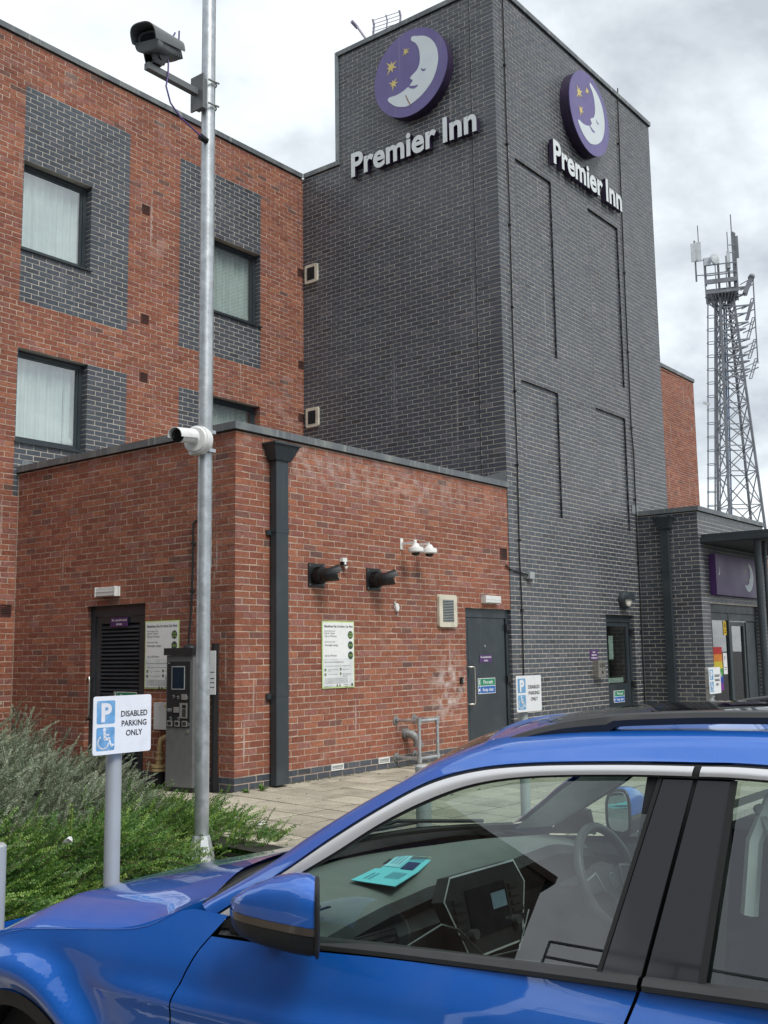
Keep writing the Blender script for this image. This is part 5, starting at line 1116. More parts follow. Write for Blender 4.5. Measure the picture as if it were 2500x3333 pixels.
block('long rendered building with roof railings behind the camera, reflected in the car windows', (-30, -36, 0), math.pi*.5, 44, 10, 13.0, mat('dark_render', (.13, .13, .125), .9, var=.15, vs=.6))
block('dark brick building behind the camera, reflected in the front door window', (-16, -.55, 0), math.atan2(1.35, 1.7), 9, 12, 7.3, mat('dark_far_brick', (.050, .034, .028), .9, var=.3, vs=3), False)
# ================================================================== the blue car
XS, ZR = -6.01, -.25
def C3(dx, y, h): return V(XS+dx, y, h+ZR)
car = thing('parked_car', 'blue parked compact SUV with roof rails in the foreground', 'car', (XS+.9, -6.7, ZR))
def carpaint(name, base, fl):
    m = bpy.data.materials.new(name); m.use_nodes = True; t = m.node_tree; b = t.nodes['Principled BSDF']; L = t.links.new
    b.inputs['Metallic'].default_value = .35; b.inputs['Roughness'].default_value = .38; b.inputs['Coat Weight'].default_value = 1; b.inputs['Coat Roughness'].default_value = .025; b.inputs['Coat IOR'].default_value = 1.8
    n = t.nodes.new('ShaderNodeTexNoise'); n.inputs['Scale'].default_value = 400; g = t.nodes.new('ShaderNodeNewGeometry'); L(g.outputs['Position'], n.inputs['Vector'])
    x = t.nodes.new('ShaderNodeMix'); x.data_type = 'RGBA'; L(n.outputs[0], x.inputs[0]); x.inputs[6].default_value = (*base, 1); x.inputs[7].default_value = (*fl, 1)
    d = t.nodes.new('ShaderNodeTexNoise'); d.inputs['Scale'].default_value = 5; d.inputs['Detail'].default_value = 8; L(g.outputs['Position'], d.inputs['Vector'])
    mr = t.nodes.new('ShaderNodeMapRange'); mr.inputs[1].default_value = .5; mr.inputs[2].default_value = .75; mr.inputs[3].default_value = 0; mr.inputs[4].default_value = .05; L(d.outputs[0], mr.inputs[0])
    y = t.nodes.new('ShaderNodeMix'); y.data_type = 'RGBA'; L(mr.outputs[0], y.inputs[0]); L(x.outputs[2], y.inputs[6]); y.inputs[7].default_value = (.45, .45, .42, 1); L(y.outputs[2], b.inputs['Base Color']); return m
paint = carpaint('blue_metallic_paint', (.005, .115, .54), (.010, .17, .70)); paint2 = carpaint('black_metallic_paint', (.01, .01, .012), (.03, .03, .035))
trim = MT['black']; gloss = mat('gloss_black_pillar', (.012, .011, .014), .04, var=.02, spec=.7); satin = mat('satin_silver_trim', (.88, .87, .88), .25, metal=.5, var=.0, vs=.3)
rub = mat('rubber_seal', (.012, .012, .012), .6); belt_m = mat('grey_black_belt', (.045, .045, .047), .5, var=.1)
cglass = glass('car_side_glass', (.80, .92, .88), .15); wsglass = glass('windscreen_glass', (.84, .94, .90), .06)
dashm = mat('dash_top', (.15, .165, .155), .75, bump=.2, bs=400, var=.05); dashd = mat('dash_dark', (.018, .018, .019), .6); lining = mat('roof_lining', (.80, .82, .78), .9); seatm = mat('seat_fabric', (.035, .035, .038), .9)
def I(x, tb): 
    xs_ = [a for a, b in tb]; ys_ = [b for a, b in tb]; return float(np.interp(x, xs_, ys_))
def rev(tb): return sorted(tb)
hbt = rev([(-6.2, .960), (-6.61, .991), (-6.81, 1.006), (-7.14, 1.026), (-7.486, 1.045), (-7.74, 1.058), (-8.3, 1.08), (-8.8, 1.10)])
hbb = rev([(-6.2, .945), (-6.61, .963), (-6.81, .979), (-7.14, 1.0), (-7.486, 1.018), (-7.74, 1.032), (-8.3, 1.052), (-8.8, 1.07)])
def sdx(y, h):
    hc = .765+max(0, (-5.9-y))*.045
    amp = min(1, max(0, (-5.75-y)/.3)); k = (h-hc)
    base = I(h, [(.15, .07), (.25, .04), (.35, -.02), (.5, -.060), (.65, -.084), (.77, -.092), (.84, -.079), (.90, -.055), (.96, -.028), (1.0, -.008), (1.03, .0), (1.1, .03)])
    base += amp*(-.008*math.exp(-(k/.025)**2)+.007*math.exp(-((k-.05)/.03)**2))
    r = math.hypot(y+5.40, h-.30)
    if y > -6.1: base += (-.048*math.exp(-((r-.44)/.060)**2)+.012*math.exp(-((r-.56)/.06)**2))*min(1, max(0, (.90-h)/.12))*min(1, max(0, (y+6.1)/.12))
    if y > -5.05: base += .62*(y+5.05)**2
    if y > -5.9: base += .03*(h-.75)*min(1, (y+5.9)/.3)*4*(.25 if h > .75 else 0)
    return base
def topf(y): return I(y, rev([(-4.5, .52), (-4.7, .60), (-4.9, .672), (-5.08, .735), (-5.17, .765), (-5.24, .80), (-5.32, .834), (-5.42, .855), (-5.55, .873), (-5.75, .898), (-5.9, .918), (-5.97, .936), (-6.02, .958), (-6.08, .990), (-6.13, 1.003), (-6.3, 1.003)]))
def ridge(y): return I(y, rev([(-4.5, .555), (-4.7, .63), (-4.9, .705), (-5.0, .75), (-5.15, .818), (-5.3, .888), (-5.42, .937), (-5.67, .960), (-5.84, .980), (-6.08, 1.006)]))
def zcen(y): return I(y, rev([(-4.42, .53), (-4.5, .60), (-4.65, .70), (-4.85, .80), (-5.1, .865), (-5.4, .928), (-5.7, .993), (-5.9, 1.033), (-6.1, 1.057)]))
yf = [(.2, -6.13), (.685, -6.125), (.80, -6.145), (.91, -6.20), (.965, -6.245), (1.0, -6.274)]
yr = [(.2, -7.42), (.6, -7.42), (.80, -7.425), (.946, -7.452), (1.04, -7.483)]
def grid(rows, m=0, flip=False):
    x = M(); n = len(rows[0]); fs = []
    for a in range(len(rows)-1):
        for b in range(n-1):
            f = (a*n+b, a*n+b+1, (a+1)*n+b+1, (a+1)*n+b); fs.append(f[::-1] if flip else f)
    x.add([p for r in rows for p in r], fs, m, True); return x
def mir(x):
    y = M(); y.v = [(2*(XS+.9)-a, b, c) for a, b, c in x.v]; y.f = [f[::-1] for f in x.f]; y.m = list(x.m); y.sm = list(x.sm); return y
def both(x, name, m, **k):
    o = x.build(name, m, car, **k); mir(x).build(name, m, car, **k); return o
# front wing with wheel arch
rows = []
NY, NH = 84, 46; WY, WH_, WR = -5.40, .30, .375
P = np.zeros((NH+1, NY+1, 3))
for j in range(NH+1):
    for i in range(NY+1):
        h0 = .22+.78*j/NH; ye = I(h0, yf)+.006; y = -4.5+(ye+4.5)*(i/NY); tp = topf(y)
        h = .22+(tp-.22)*(j/NH); y = -4.5+(I(h, yf)+.006+4.5)*(i/NY)
        r = math.hypot(y-WY, h-WH_)
        P[j, i] = (y, h, r)
fw = M(); idx = {}; keep = []
for j in range(NH):
    for i in range(NY):
        q = [P[j, i], P[j, i+1], P[j+1, i+1], P[j+1, i]]
        if all(a[2] < WR for a in q): continue
        if sum(a[2] < WR for a in q) >= 3 and False: continue
        f = []
        for (a, b) in ((j, i), (j, i+1), (j+1, i+1), (j+1, i)):
            if (a, b) not in idx:
                y, h, r = P[a, b]
                if r < WR: y = WY+(y-WY)*WR/r; h = WH_+(h-WH_)*WR/r
                idx[(a, b)] = len(fw.v); fw.v.append(tuple(C3(sdx(y, h), y, h)))
            f.append(idx[(a, b)])
        fw.f.append(tuple(f)); fw.m.append(0); fw.sm.append(True)
both(fw, 'front_wing', paint)
# arch lip, liner and wheel
lip = M(); rA = [C3(sdx(WY+WR*math.cos(q), WH_+WR*math.sin(q))-.004, WY+WR*math.cos(q), WH_+WR*math.sin(q)) for q in np.linspace(-.25, math.pi+.25, 40)]
rB = [C3(sdx(WY+WR*math.cos(q), WH_+WR*math.sin(q))-.001, WY+(WR-.045)*math.cos(q), WH_+(WR-.045)*math.sin(q)) for q in np.linspace(-.25, math.pi+.25, 40)]
rC = [C3(.14, WY+(WR-.05)*math.cos(q), WH_+(WR-.05)*math.sin(q)) for q in np.linspace(-.25, math.pi+.25, 40)]
lip.loft([rA, rB, rC], 0, False, True, False); both(lip, 'wheel_arch', trim)
def wheel(y, dx, sgn):
    c = C3(dx, y, .325); a = V(sgn, 0, 0)
    x = M(); x.lathe(c, a, [(.20, -.11), (.30, -.112), (.325, -.09), (.335, 0), (.325, .09), (.30, .112), (.215, .108)], 40); o = x.build('wheel', rub, car)
    x = M(); x.lathe(c, a, [(.21, .10), (.205, .06), (.06, .05), (.05, .075), (0, .08)], 30)
    for k in range(5):
        q = 2*math.pi*k/5; u = V(0, math.cos(q), math.sin(q)); x.bar(c+a*.085+u*.03, c+a*.095+u*.205, .05, .03, up=a)
    x.build('rim', MT['galv'], o)
for y in (WY, -8.0):
    wheel(y, .13, -1); wheel(y, 1.67, 1)
# front door and rear door skins, rear quarter
def skin(y0f, y1f, name, lab=None, n=34):
    rows = []
    for j in range(41):
        r = []
        for i in range(n+1):
            h = .24+.76*j/40; y = y0f(h)+(y1f(h)-y0f(h))*i/n; tp = I(y, hbb); h = .24+(tp-.24)*j/40; y = y0f(h)+(y1f(h)-y0f(h))*i/n
            r.append(C3(sdx(y, h), y, h))
        rows.append(r)
    return both(grid(rows), name, paint)
skin(lambda h: I(h, yf), lambda h: I(h, yr)+.004, 'front_door'); skin(lambda h: I(h, yr)-.004, lambda h: -8.20, 'rear_door'); skin(lambda h: -8.205, lambda h: -8.80, 'rear_quarter')
x = M(); inn = [C3(sdx(-6.5, h)+.02, 0, h).x for h in (.2, .95)]
for a, b in ((-6.0, -6.35), (-7.38, -7.56), (-8.15, -8.3)): x = M(); x.hexa([C3(.0, a, .2), C3(.0, b, .2), C3(-.035, b, .65), C3(-.035, a, .65), C3(.03, a, .2), C3(.03, b, .2), C3(.03, b, .65), C3(.03, a, .65)]); x.hexa([C3(-.035, a, .65), C3(-.035, b, .65), C3(.02, b, .97), C3(.02, a, .97), C3(.05, a, .65), C3(.05, b, .65), C3(.05, b, .97), C3(.05, a, .97)]); both(x, 'door_jamb', MT['blackm'])
x = M(); x.box(XS+.02, XS+1.78, -8.7, -4.75, ZR+.18, ZR+.42); x.box(XS+.1, XS+1.7, -8.78, -8.4, ZR+.3, ZR+1.0); x.build('underbody', MT['blackm'], car)
# nose
rows = []
for j in range(13):
    h = .25+(.60-.25)*j/12; rows.append([C3(d, -4.5+.22*(1-((d-.9)/.9)**4)*1.0-.02*abs(j-6)/6, h) for d in np.linspace(.10+.0*j, 1.70, 21)])
grid(rows, flip=True).build('front_bumper', paint, car)
rows = [[C3(d, -8.80-.08*(1-((d-.9)/.95)**4), h) for d in np.linspace(.02+(.12 if h > 1.05 else 0), 1.78-(.12 if h > 1.05 else 0), 15)] for h in (.3, .5, .7, .9, 1.05, 1.12)]
grid(rows).build('tailgate', paint, car)
x = M()
hl = [C3(sdx(y, h)-.004, y, h) for y, h in ((-5.12, .745), (-4.95, .70), (-4.72, .63), (-4.68, .56), (-4.85, .60), (-5.06, .665))]
x.add(hl, [(0, 1, 2, 3, 4, 5)]); both(x, 'headlight', mat('headlight_lens', (.45, .47, .48), .08, coat=1))
# bonnet
def hz(d, y):
    u = min(1, abs(d-.9)/.77); zc, zr_ = zcen(y), ridge(y); z = zc-(zc-zr_)*u**2.6
    z += .003*math.exp(-((abs(d-.9)-.52)/.08)**2); return z
yre = lambda d: -6.08+.33*(1-(abs(d-.9)/.80)**1.6) if abs(d-.9) < .80 else -6.08
rows = []
NB_ = 44
for j in range(NB_+1):
    r = []
    for d in [.0, .02, .06, .13, .17, .22, .28, .35, .42, .5, .58, .66, .74, .82, .9]:
        dd = d if d > .13 else d
        yend = yre(max(d, .10)) ; y = -4.45+(yend+4.45)*j/NB_
        if d == 0: p = C3(sdx(y, topf(y))+.0, y, topf(y)+.004)
        elif d < .13:
            t_ = d/.13; a = sdx(y, topf(y)); q = a+(.13-a)*t_; z0, z1 = topf(y)+.004, ridge(y); p = C3(q, y, z0+(z1-z0)*math.sin(t_*math.pi/2)**.9)
        else: p = C3(d, y, hz(d, y))
        r.append(p)
    rows.append(r+[V(2*(XS+.9)-p.x, p.y, p.z) for p in r[:-1][::-1]])
grid(rows, flip=True).build('bonnet', paint, car)
# scuttle panel between bonnet and windscreen
rows = [[C3(d, yre(d)+.02, hz(d, yre(d))-.018) for d in np.linspace(.1, 1.7, 25)], [C3(d, yre(d)-.05, hz(d, yre(d))-.05) for d in np.linspace(.1, 1.7, 25)], [C3(d, yre(d)-.16, hz(d, yre(d))-.02) for d in np.linspace(.08, 1.72, 25)]]
grid(rows, flip=True).build('scuttle', MT['blackm'], car)
# greenhouse curves: C1 outer edge of silver strip, C2 edge of blue pillar / roof ditch
C1 = [(-6.20, .985, -.004), (-6.439, 1.130, .034), (-6.58, 1.226, .075), (-6.722, 1.312, .110), (-6.853, 1.379, .137), (-6.985, 1.417, .152), (-7.141, 1.438, .160), (-7.358, 1.452, .166), (-7.558, 1.459, .170), (-7.706, 1.461, .171), (-8.1, 1.448, .168), (-8.45, 1.405, .155), (-8.7, 1.33, .13)]
C2 = [(-6.11, 1.005, .045), (-6.29, 1.115, .13), (-6.395, 1.187, .165), (-6.52, 1.262, .195), (-6.641, 1.331, .222), (-6.778, 1.413, .25), (-6.915, 1.468, .272), (-7.02, 1.494, .285), (-7.25, 1.517, .29), (-7.7, 1.532, .29), (-8.1, 1.520, .29), (-8.45, 1.475, .28), (-8.7, 1.39, .26)]
def cr_(tb, n):
    tb = np.array(tb); s = np.linspace(0, len(tb)-1, n); o = []
    for q in s:
        i = min(int(q), len(tb)-2); t = q-i; p0 = tb[max(i-1, 0)]; p1 = tb[i]; p2 = tb[i+1]; p3 = tb[min(i+2, len(tb)-1)]
        o.append(.5*((2*p1)+(-p0+p2)*t+(2*p0-5*p1+4*p2-p3)*t*t+(-p0+3*p1-3*p2+p3)*t**3))
    return o
A_ = cr_(C1, 70); B_ = cr_(C2, 70); rows = []
for a, b in zip(A_, B_):
    r = [C3(a[2]+.016, a[0], a[1]-.004)]
    for t in (0.0, .12, .3, .5, .7, .88, 1.0):
        y, h, d = a*(1-t)+b*t; bl_ = .020*math.sin(math.pi*t); r.append(C3(d-bl_*.8, y, h+bl_*.8+(.006 if t == 0 else 0)))
    r.append(C3(b[2]+.012, b[0], b[1]-.008)); rows.append(r)
both(grid(rows), 'roof_side', paint)
# silver strip and inner seal, split at the door gap
C1i = [(-6.30, 1.01, .008), (-6.46, 1.108, .030), (-6.60, 1.19, .062), (-6.734, 1.274, .096), (-6.864, 1.338, .121), (-6.993, 1.384, .139), (-7.146, 1.411, .150), (-7.362, 1.427, .157), (-7.553, 1.434, .160), (-7.708, 1.435, .160), (-8.1, 1.42, .155), (-8.45, 1.375, .14), (-8.7, 1.30, .12)]
A_ = cr_(C1, 120); I_ = cr_(C1i, 120)
def strip(sel, name, m, t0, t1, off, nn_=4):
    rows = []
    for a, b in zip(A_, I_):
        if not sel(a[0]): continue
        rows.append([C3((a*(1-t)+b*t)[2]-off-(.003*math.sin(math.pi*k/nn_)), (a*(1-t)+b*t)[0], (a*(1-t)+b*t)[1]) for k in range(nn_+1) for t in (t0+(t1-t0)*k/nn_,)])
    both(grid(rows), name, m)
strip(lambda y: y > -7.553, 'silver_trim', satin, .10, .92, .006); strip(lambda y: y < -7.561, 'silver_trim', satin, .10, .92, .006)
strip(lambda y: True, 'window_seal', rub, -.02, 1.12, .001)
# belt mouldings
def belt(y0, y1):
    ys = np.linspace(y0, y1, 30); rows = [[C3(-.002, y, I(y, hbb)-.002), C3(-.016, y, I(y, hbb)+.004), C3(-.017, y, I(y, hbt)-.012), C3(-.006, y, I(y, hbt)), C3(.012, y, I(y, hbt)+.002)] for y in ys]
    both(grid(rows, flip=False), 'belt_moulding', belt_m)
belt(-6.24, -7.478); belt(-7.488, -8.78)
ld = lambda h: .42*(h-1.034)
def side_poly(pts, name, m, off=.006, par_=None):
    x = M(); x.add([C3(ld(h)+off, y, h) for y, h in pts], [tuple(range(len(pts)))]); both(x, name, m)
top_c = [(b[0], b[1]) for b in cr_(C1i, 60) if b[0] > -7.478]
gf = [(p[0], p[1]) for p in top_c if p[1] > 1.02]
side_poly([(-6.30, I(-6.30, hbt)-.005)]+gf+[(-7.474, 1.428), (-7.387, I(-7.387, hbt)-.005)], 'front_side_window', cglass, .008)
top_r = [(b[0], b[1]) for b in cr_(C1i, 60) if -7.64 > b[0] > -8.35]
side_poly([(-7.607, I(-7.607, hbt)-.005), (-7.638, 1.432)]+top_r+[(-8.35, 1.08)], 'rear_side_window', cglass, .008)
for pts in ([(-7.387, 1.036), (-7.476, 1.432), (-7.548, 1.433), (-7.478, 1.042)], [(-7.488, 1.042), (-7.558, 1.433), (-7.635, 1.433), (-7.603, 1.048)], [(-8.35, 1.07), (-8.35, 1.39), (-8.5, 1.36), (-8.72, 1.09)]):
    x = M(); P_ = [C3(ld(h)-.001, y, h) for y, h in pts]; Q_ = [p+V(.012, 0, 0) for p in P_]; x.add(P_+Q_, [(0, 1, 2, 3), (0, 4, 5, 1), (1, 5, 6, 2), (2, 6, 7, 3), (3, 7, 4, 0)]); both(x, 'pillar_cover', gloss)
for pts in ([(-7.380, 1.036), (-7.468, 1.431), (-7.478, 1.431), (-7.390, 1.036)], [(-7.600, 1.048), (-7.630, 1.431), (-7.646, 1.431), (-7.616, 1.048)]):
    x = M(); x.add([C3(ld(h)-.004, y, h) for y, h in pts], [(0, 1, 2, 3)]); both(x, 'window_seal', rub)
x = M(); x.hexa([C3(.01, -7.40, .95), C3(.01, -7.62, .95), C3(.17, -7.62, 1.44), C3(.17, -7.44, 1.44), C3(.06, -7.40, .95), C3(.06, -7.62, .95), C3(.22, -7.62, 1.44), C3(.22, -7.44, 1.44)]); both(x, 'pillar', MT['blackm'])
# windscreen and roof
Fp = cr_(C2, 70); fr_pts = [p for p in Fp if p[0] > -6.93]; rows = []
for p in fr_pts:
    s = (p[0]+6.11)/(-6.93+6.11); r = []
    for u in np.linspace(-1, 1, 25):
        q = 1-u*u; d = .9+u*(.9-p[2]-.012); r.append(C3(d, p[0]+.20*q*(1-.35*s), p[1]-.006+.045*q*s+.03*q*(1-s)))
    rows.append(r)
grid(rows).build('windscreen', wsglass, car)
bs_ = rows[0]; x = M(); x.tube(bs_, .012, 6); x.build('windscreen_seal', rub, car); hdr = rows[-1]
rows = [hdr]; rp = [p for p in Fp if p[0] < -6.93]
for k, p in enumerate(rp):
    s = k/(len(rp)-1); r = []
    for u in np.linspace(-1, 1, 25): q = 1-u*u; d = .9+u*(.9-p[2]-.004); r.append(C3(d, p[0]+.13*q*max(0, 1-s*2.2), p[1]-.008+.036*q+.009*q*min(1, s*4)))
    rows.append(r)
nf = len(rows); cut_ = 6
grid(rows[:cut_+1]).build('roof', paint, car)
x = grid([[r[i] for i in range(4, 21)] for r in rows[cut_:nf-12]]); x.build('roof_glass', glass('tinted_roof_glass', (.55, .60, .58), .12), car)
grid([r[:5] for r in rows[cut_:nf-12]]).build('roof', paint, car); grid([r[20:] for r in rows[cut_:nf-12]]).build('roof', paint, car)
grid(rows[nf-13:]).build('roof', paint, car)
for rr2 in (rows[:cut_+1], [r[:5] for r in rows[cut_:nf-12]], [r[20:] for r in rows[cut_:nf-12]], rows[nf-13:]): x = grid([[p-V(0, 0, .03) for p in r] for r in rr2], flip=True); x.build('headlining', lining, car)
xr = [C3(.9+(.9-.30)*u, -8.72, 1.385) for u in np.linspace(-1, 1, 9)]; xq = [C3(.9+(.9-.14)*u, -8.83, 1.10) for u in np.linspace(-1, 1, 9)]
grid([xr, xq]).build('rear_window', cglass, car)
# roof rails
rt = [(-6.895, 1.452, 1.452), (-6.96, 1.474, 1.456), (-7.05, 1.505, 1.474), (-7.12, 1.524, 1.492), (-7.20, 1.542, 1.503), (-7.31, 1.556, 1.512), (-7.40, 1.563, 1.52), (-7.6, 1.572, 1.53), (-7.9, 1.573, 1.53), (-8.3, 1.55, 1.51), (-8.5, 1.515, 1.495), (-8.62, 1.47, 1.46)]
rr_ = cr_(rt, 60); x = M(); rings = []
for (y, ht, hb_) in rr_:
    solid = y > -7.30 or y < -8.35; lo = hb_ if solid else max(hb_, ht-.030); d0 = .268
    rings.append([C3(d0, y, lo), C3(d0-.006, y, (lo+ht)/2), C3(d0+.002, y, ht-.004), C3(d0+.016, y, ht), C3(d0+.032, y, ht-.006), C3(d0+.036, y, (lo+ht)/2), C3(d0+.034, y, lo)])
x.loft(rings, 0); both(x, 'roof_rail', belt_m)
# door mirror, folded against the window, and the far one opened
def mirror(c, fold, mirx=False):
    ax_ = V(0, -1, 0) if fold else V(1, -.1, 0).normalized()
    w_dir, o_dir = (V(0, 1, 0), V(-1, 0, 0)) if fold else (V(1, .15, 0), V(0, 1, 0))
    up = V(0, 0, 1)
    def sh(s, k, lo, hi, n=28):
        P_ = []
        for i in range(n):
            q = 2*math.pi*i/n; cc_, ss = math.cos(q), math.sin(q); e = .72 if math.sin(q) > 0 else .5
            oo = .072*k*math.copysign(abs(cc_)**e, cc_)*(1 if cc_ > 0 else .5); sh_ = max(0, min(1, (-s+.02)/.12)) if fold else 0
            P_.append(c+w_dir*(s-(oo-.02)*.85*sh_)+o_dir*oo+up*((hi if ss > 0 else lo)*math.copysign(abs(ss)**e, ss)))
        return P_
    prof = [(-.145, .94, .086, .088), (-.125, 1.02, .089, .094), (-.07, 1.06, .090, .091), (-.01, 1.04, .088, .080), (.05, .96, .085, .060), (.095, .80, .078, .038), (.13, .55, .066, .018), (.148, .25, .050, .0), (.152, .05, .035, -.015)]
    rings = [sh(*p) for p in prof]
    def zcut(lo, hi, name, m, off=0):
        x = M(); n = len(rings[0])
        for a in range(len(rings)-1):
            for b in range(n):
                f = [rings[a][b], rings[a][(b+1) % n], rings[a+1][(b+1) % n], rings[a+1][b]]; zc_ = sum(p.z for p in f)/4-c.z
                if lo <= zc_ < hi: x.add([p+(p-c)*off for p in f], [(0, 1, 2, 3)], 0, True)
        return x.build(name, m, car)
    # three horizontal bands made by clipping the shell
    def band(lo, hi, name, m, grow=0):
        x = M()
        for a in range(len(rings)-1):
            for b in range(len(rings[0])):
                n = len(rings[0]); f = [rings[a][b], rings[a][(b+1) % n], rings[a+1][(b+1) % n], rings[a+1][b]]
                pl = [Vector(p) for p in f]
                for (zz, sgn) in ((c.z+lo, 1), (c.z+hi, -1)):
                    o = []
                    for i in range(len(pl)):
                        A, B = pl[i], pl[(i+1) % len(pl)]; da, db = (A.z-zz)*sgn, (B.z-zz)*sgn
                        if da >= 0: o.append(A)
                        if da*db < 0: o.append(A.lerp(B, da/(da-db)))
                    pl = o
                    if not pl: break
                if len(pl) >= 3: x.add([p+(p-V(c.x, c.y, p.z))*grow for p in pl], [tuple(range(len(pl)))], 0, True)
        return x.weld().build(name, m, car)
    band(-.012, .2, 'mirror_cap', paint); band(-.030, -.012, 'mirror_indicator', mat('smoked_indicator', (.07, .055, .045), .12, coat=1), .02); band(-.2, -.030, 'mirror_housing', trim)
    x = M(); x.loft([sh(-.1455, 1.0, .091, .090), sh(-.154, 1.02, .092, .091), sh(-.158, .95, .087, .086)], 0); x.build('mirror_rim', trim, car)
    if not fold: x = M(); x.loft([sh(-.1665, .80, .072, .080), sh(-.168, .79, .071, .079)], 0); x.build('mirror_glass', mat('mirror_silver', (.8, .8, .8), .02, metal=1), car)
    return rings
mirror(C3(-.098, -6.545, 1.078), True)
x = M(); x.hexa([C3(-.02, -6.28, .965), C3(-.02, -6.50, .975), C3(.02, -6.50, .975), C3(.02, -6.28, .965), C3(-.035, -6.36, 1.03), C3(-.035, -6.48, 1.05), C3(.02, -6.48, 1.05), C3(.02, -6.36, 1.03)]); x.hexa([C3(-.10, -6.42, .99), C3(-.10, -6.52, .99), C3(.0, -6.52, .975), C3(.0, -6.42, .975), C3(-.09, -6.44, 1.03), C3(-.09, -6.52, 1.03), C3(.0, -6.52, 1.03), C3(.0, -6.44, 1.03)])
x.build('mirror_arm', trim, car)
x = M(); x.add([C3(-.012, y, h) if k < 4 else C3(.02, y, h) for k, (y, h) in enumerate([(-6.235, .968), (-6.40, 1.085), (-6.44, 1.08), (-6.46, .985)]*2)], [(0, 1, 2, 3), (0, 4, 5, 1), (1, 5, 6, 2), (2, 6, 7, 3)]); both(x, 'sail_panel', trim)
mirror(C3(1.95, -6.56, 1.08), False)
# ---- interior
dx_s = np.linspace(.08, 1.72, 42)
def d_rear(d): return I(d, [(.08, -6.49), (.3, -6.43), (.55, -6.37), (.85, -6.33), (1.02, -6.37), (1.15, -6.44), (1.3, -6.49), (1.55, -6.50), (1.72, -6.47)])
def d_h(d, t): hump = .075*math.exp(-((d-1.36)/.27)**2)*t**1.2; return I(t, [(0, .968), (.25, .980), (.7, .965), (.92, .950), (1, .935)])+hump
rows = [[C3(d, (yre(d)-.13)+(d_rear(d)-(yre(d)-.13))*t, d_h(d, t)) for d in dx_s] for t in np.linspace(0, 1, 16)]
edge = rows[-1]; grid(rows, flip=True).build('dashboard_top', dashm, car)
rows = [edge, [p+V(0, -.025, -.03) for p in edge], [p+V(0, .01, -.07) for p in edge], [C3(d, -6.40, .84) for d in dx_s], [C3(d, -6.43, .72) for d in dx_s], [C3(d, -6.36, .5) for d in dx_s], [C3(d, -6.2, .3) for d in dx_s]]
grid(rows, flip=True).build('dashboard_front', dashd, car)
silv = mat('interior_silver', (.24, .24, .24), .3, metal=.8)
x = M(); x.tube([C3(.12, -6.60, .86), C3(.4, -6.55, .865), C3(.62, -6.54, .89), C3(.70, -6.55, .86), C3(.80, -6.58, .76), C3(1.0, -6.58, .74), C3(1.12, -6.55, .84)], .0035, 6); x.build('dash_trim', silv, car)
SCf = Fr(C3(.90, -6.47, .0), (1, -.04, 0), (-.04, -1, .20)); SCf.O = C3(.90, -6.71, .01); SCf.R.normalize(); SCf.N.normalize(); SCf.U = Vector((0, .22, 1)).normalized()
x = M(); hexp = [(-.22, .95), (-.17, 1.015), (.19, 1.015), (.23, .94), (.15, .765), (-.14, .765)]; x.poly(SCf, hexp, .012, 0, .05); x.build('centre_console', dashd, car)
x = M(); [x.stroke(SCf, [hexp[i], hexp[(i+1) % 6]], .006, .0135) for i in range(6)]; x.build('console_trim', satin, car)
x = M(); x.fb(SCf, -.11, .11, .82, .965, .0145, .017); x.build('touch_screen', mat('car_screen', (.01, .012, .016), .08), car)
x = M()
for s_ in (-1, 1):
    for k in range(5): x.fb(SCf, s_*.155-.028, s_*.155+.028, .83+k*.026, .845+k*.026, .0145, .022)
x.build('air_vent', rub, car)
x = M(); x.fb(SCf, .02, .10, .885, .935, .0175, .0182); x.build('screen_icon', mat('screen_icon_blue', (.20, .28, .34), .3), car)
for a in (-.12, .12): x = M(); x.cyl(SCf.p(a, .835, .017), SCf.p(a, .835, .04), .016, n=16); x.build('knob', silv, car)
VF = Fr(C3(.24, -6.565, 0), (1, -.1, 0), (0, -1, .3)); x = M(); x.poly(VF, [(-.11, .90), (-.08, .945), (.09, .945), (.11, .905), (.09, .865), (-.08, .865)], .012, 0, .03); x.build('vent_bezel', dashd, car)
x = M(); [x.fb(VF, -.075, .085, .875+k*.018, .884+k*.018, .0125, .018) for k in range(4)]; x.fb(VF, -.01, .02, .90, .92, .018, .024); x.build('air_vent', silv, car)
x = M(); 
for k in range(5): p0 = C3(.12+.012*k, -6.30-.028*k, .992); x.box(p0.x, p0.x+.09, p0.y, p0.y+.010, p0.z-.0, p0.z+.004)
x.build('demister_grille', rub, car)
DF = Fr(C3(.13, -6.47, .982), (.15, -1, 0), (0, 0, 1), (1, .15, 0)); x = M(); text(x, 'AIRBAG', Fr(C3(.13, -6.40, .985), (.35, -.94, 0), (0, 0, 1), (.94, .35, 0)), 0, 0, .022, .004, 0); x.build('airbag_mark', mat('embossed_mark', (.03, .034, .032), .7), car)
# steering wheel
sw = C3(1.36, -6.735, .925); swa = V(0, -.93, .37).normalized(); sr = V(1, 0, 0); su = swa.cross(sr)*-1
if su.z < 0: su = -su
SW = Fr(sw, sr, swa, su)
x = M(); pts = [SW.p(.182*math.cos(q), .182*math.sin(q)*(.97 if math.sin(q) > -.6 else .9), 0) for q in np.linspace(0, 2*math.pi, 49)]; x.tube(pts, .0165, 10); stw = x.build('steering_wheel', mat('wheel_leather', (.05, .052, .05), .45), car)
x = M(); x.lathe(SW.p(0, -.01, -.04), swa, [(.085, 0), (.085, .025), (.07, .045), (.03, .052), (0, .052)], 24, r2=.82, ref=(1, 0, 0)); x.fb(SW, -.17, -.06, -.03, .03, -.015, .005); x.fb(SW, .06, .17, -.03, .03, -.015, .005); x.fb(SW, -.02, .02, -.165, -.06, -.015, .003); x.build('hub', dashd, stw)
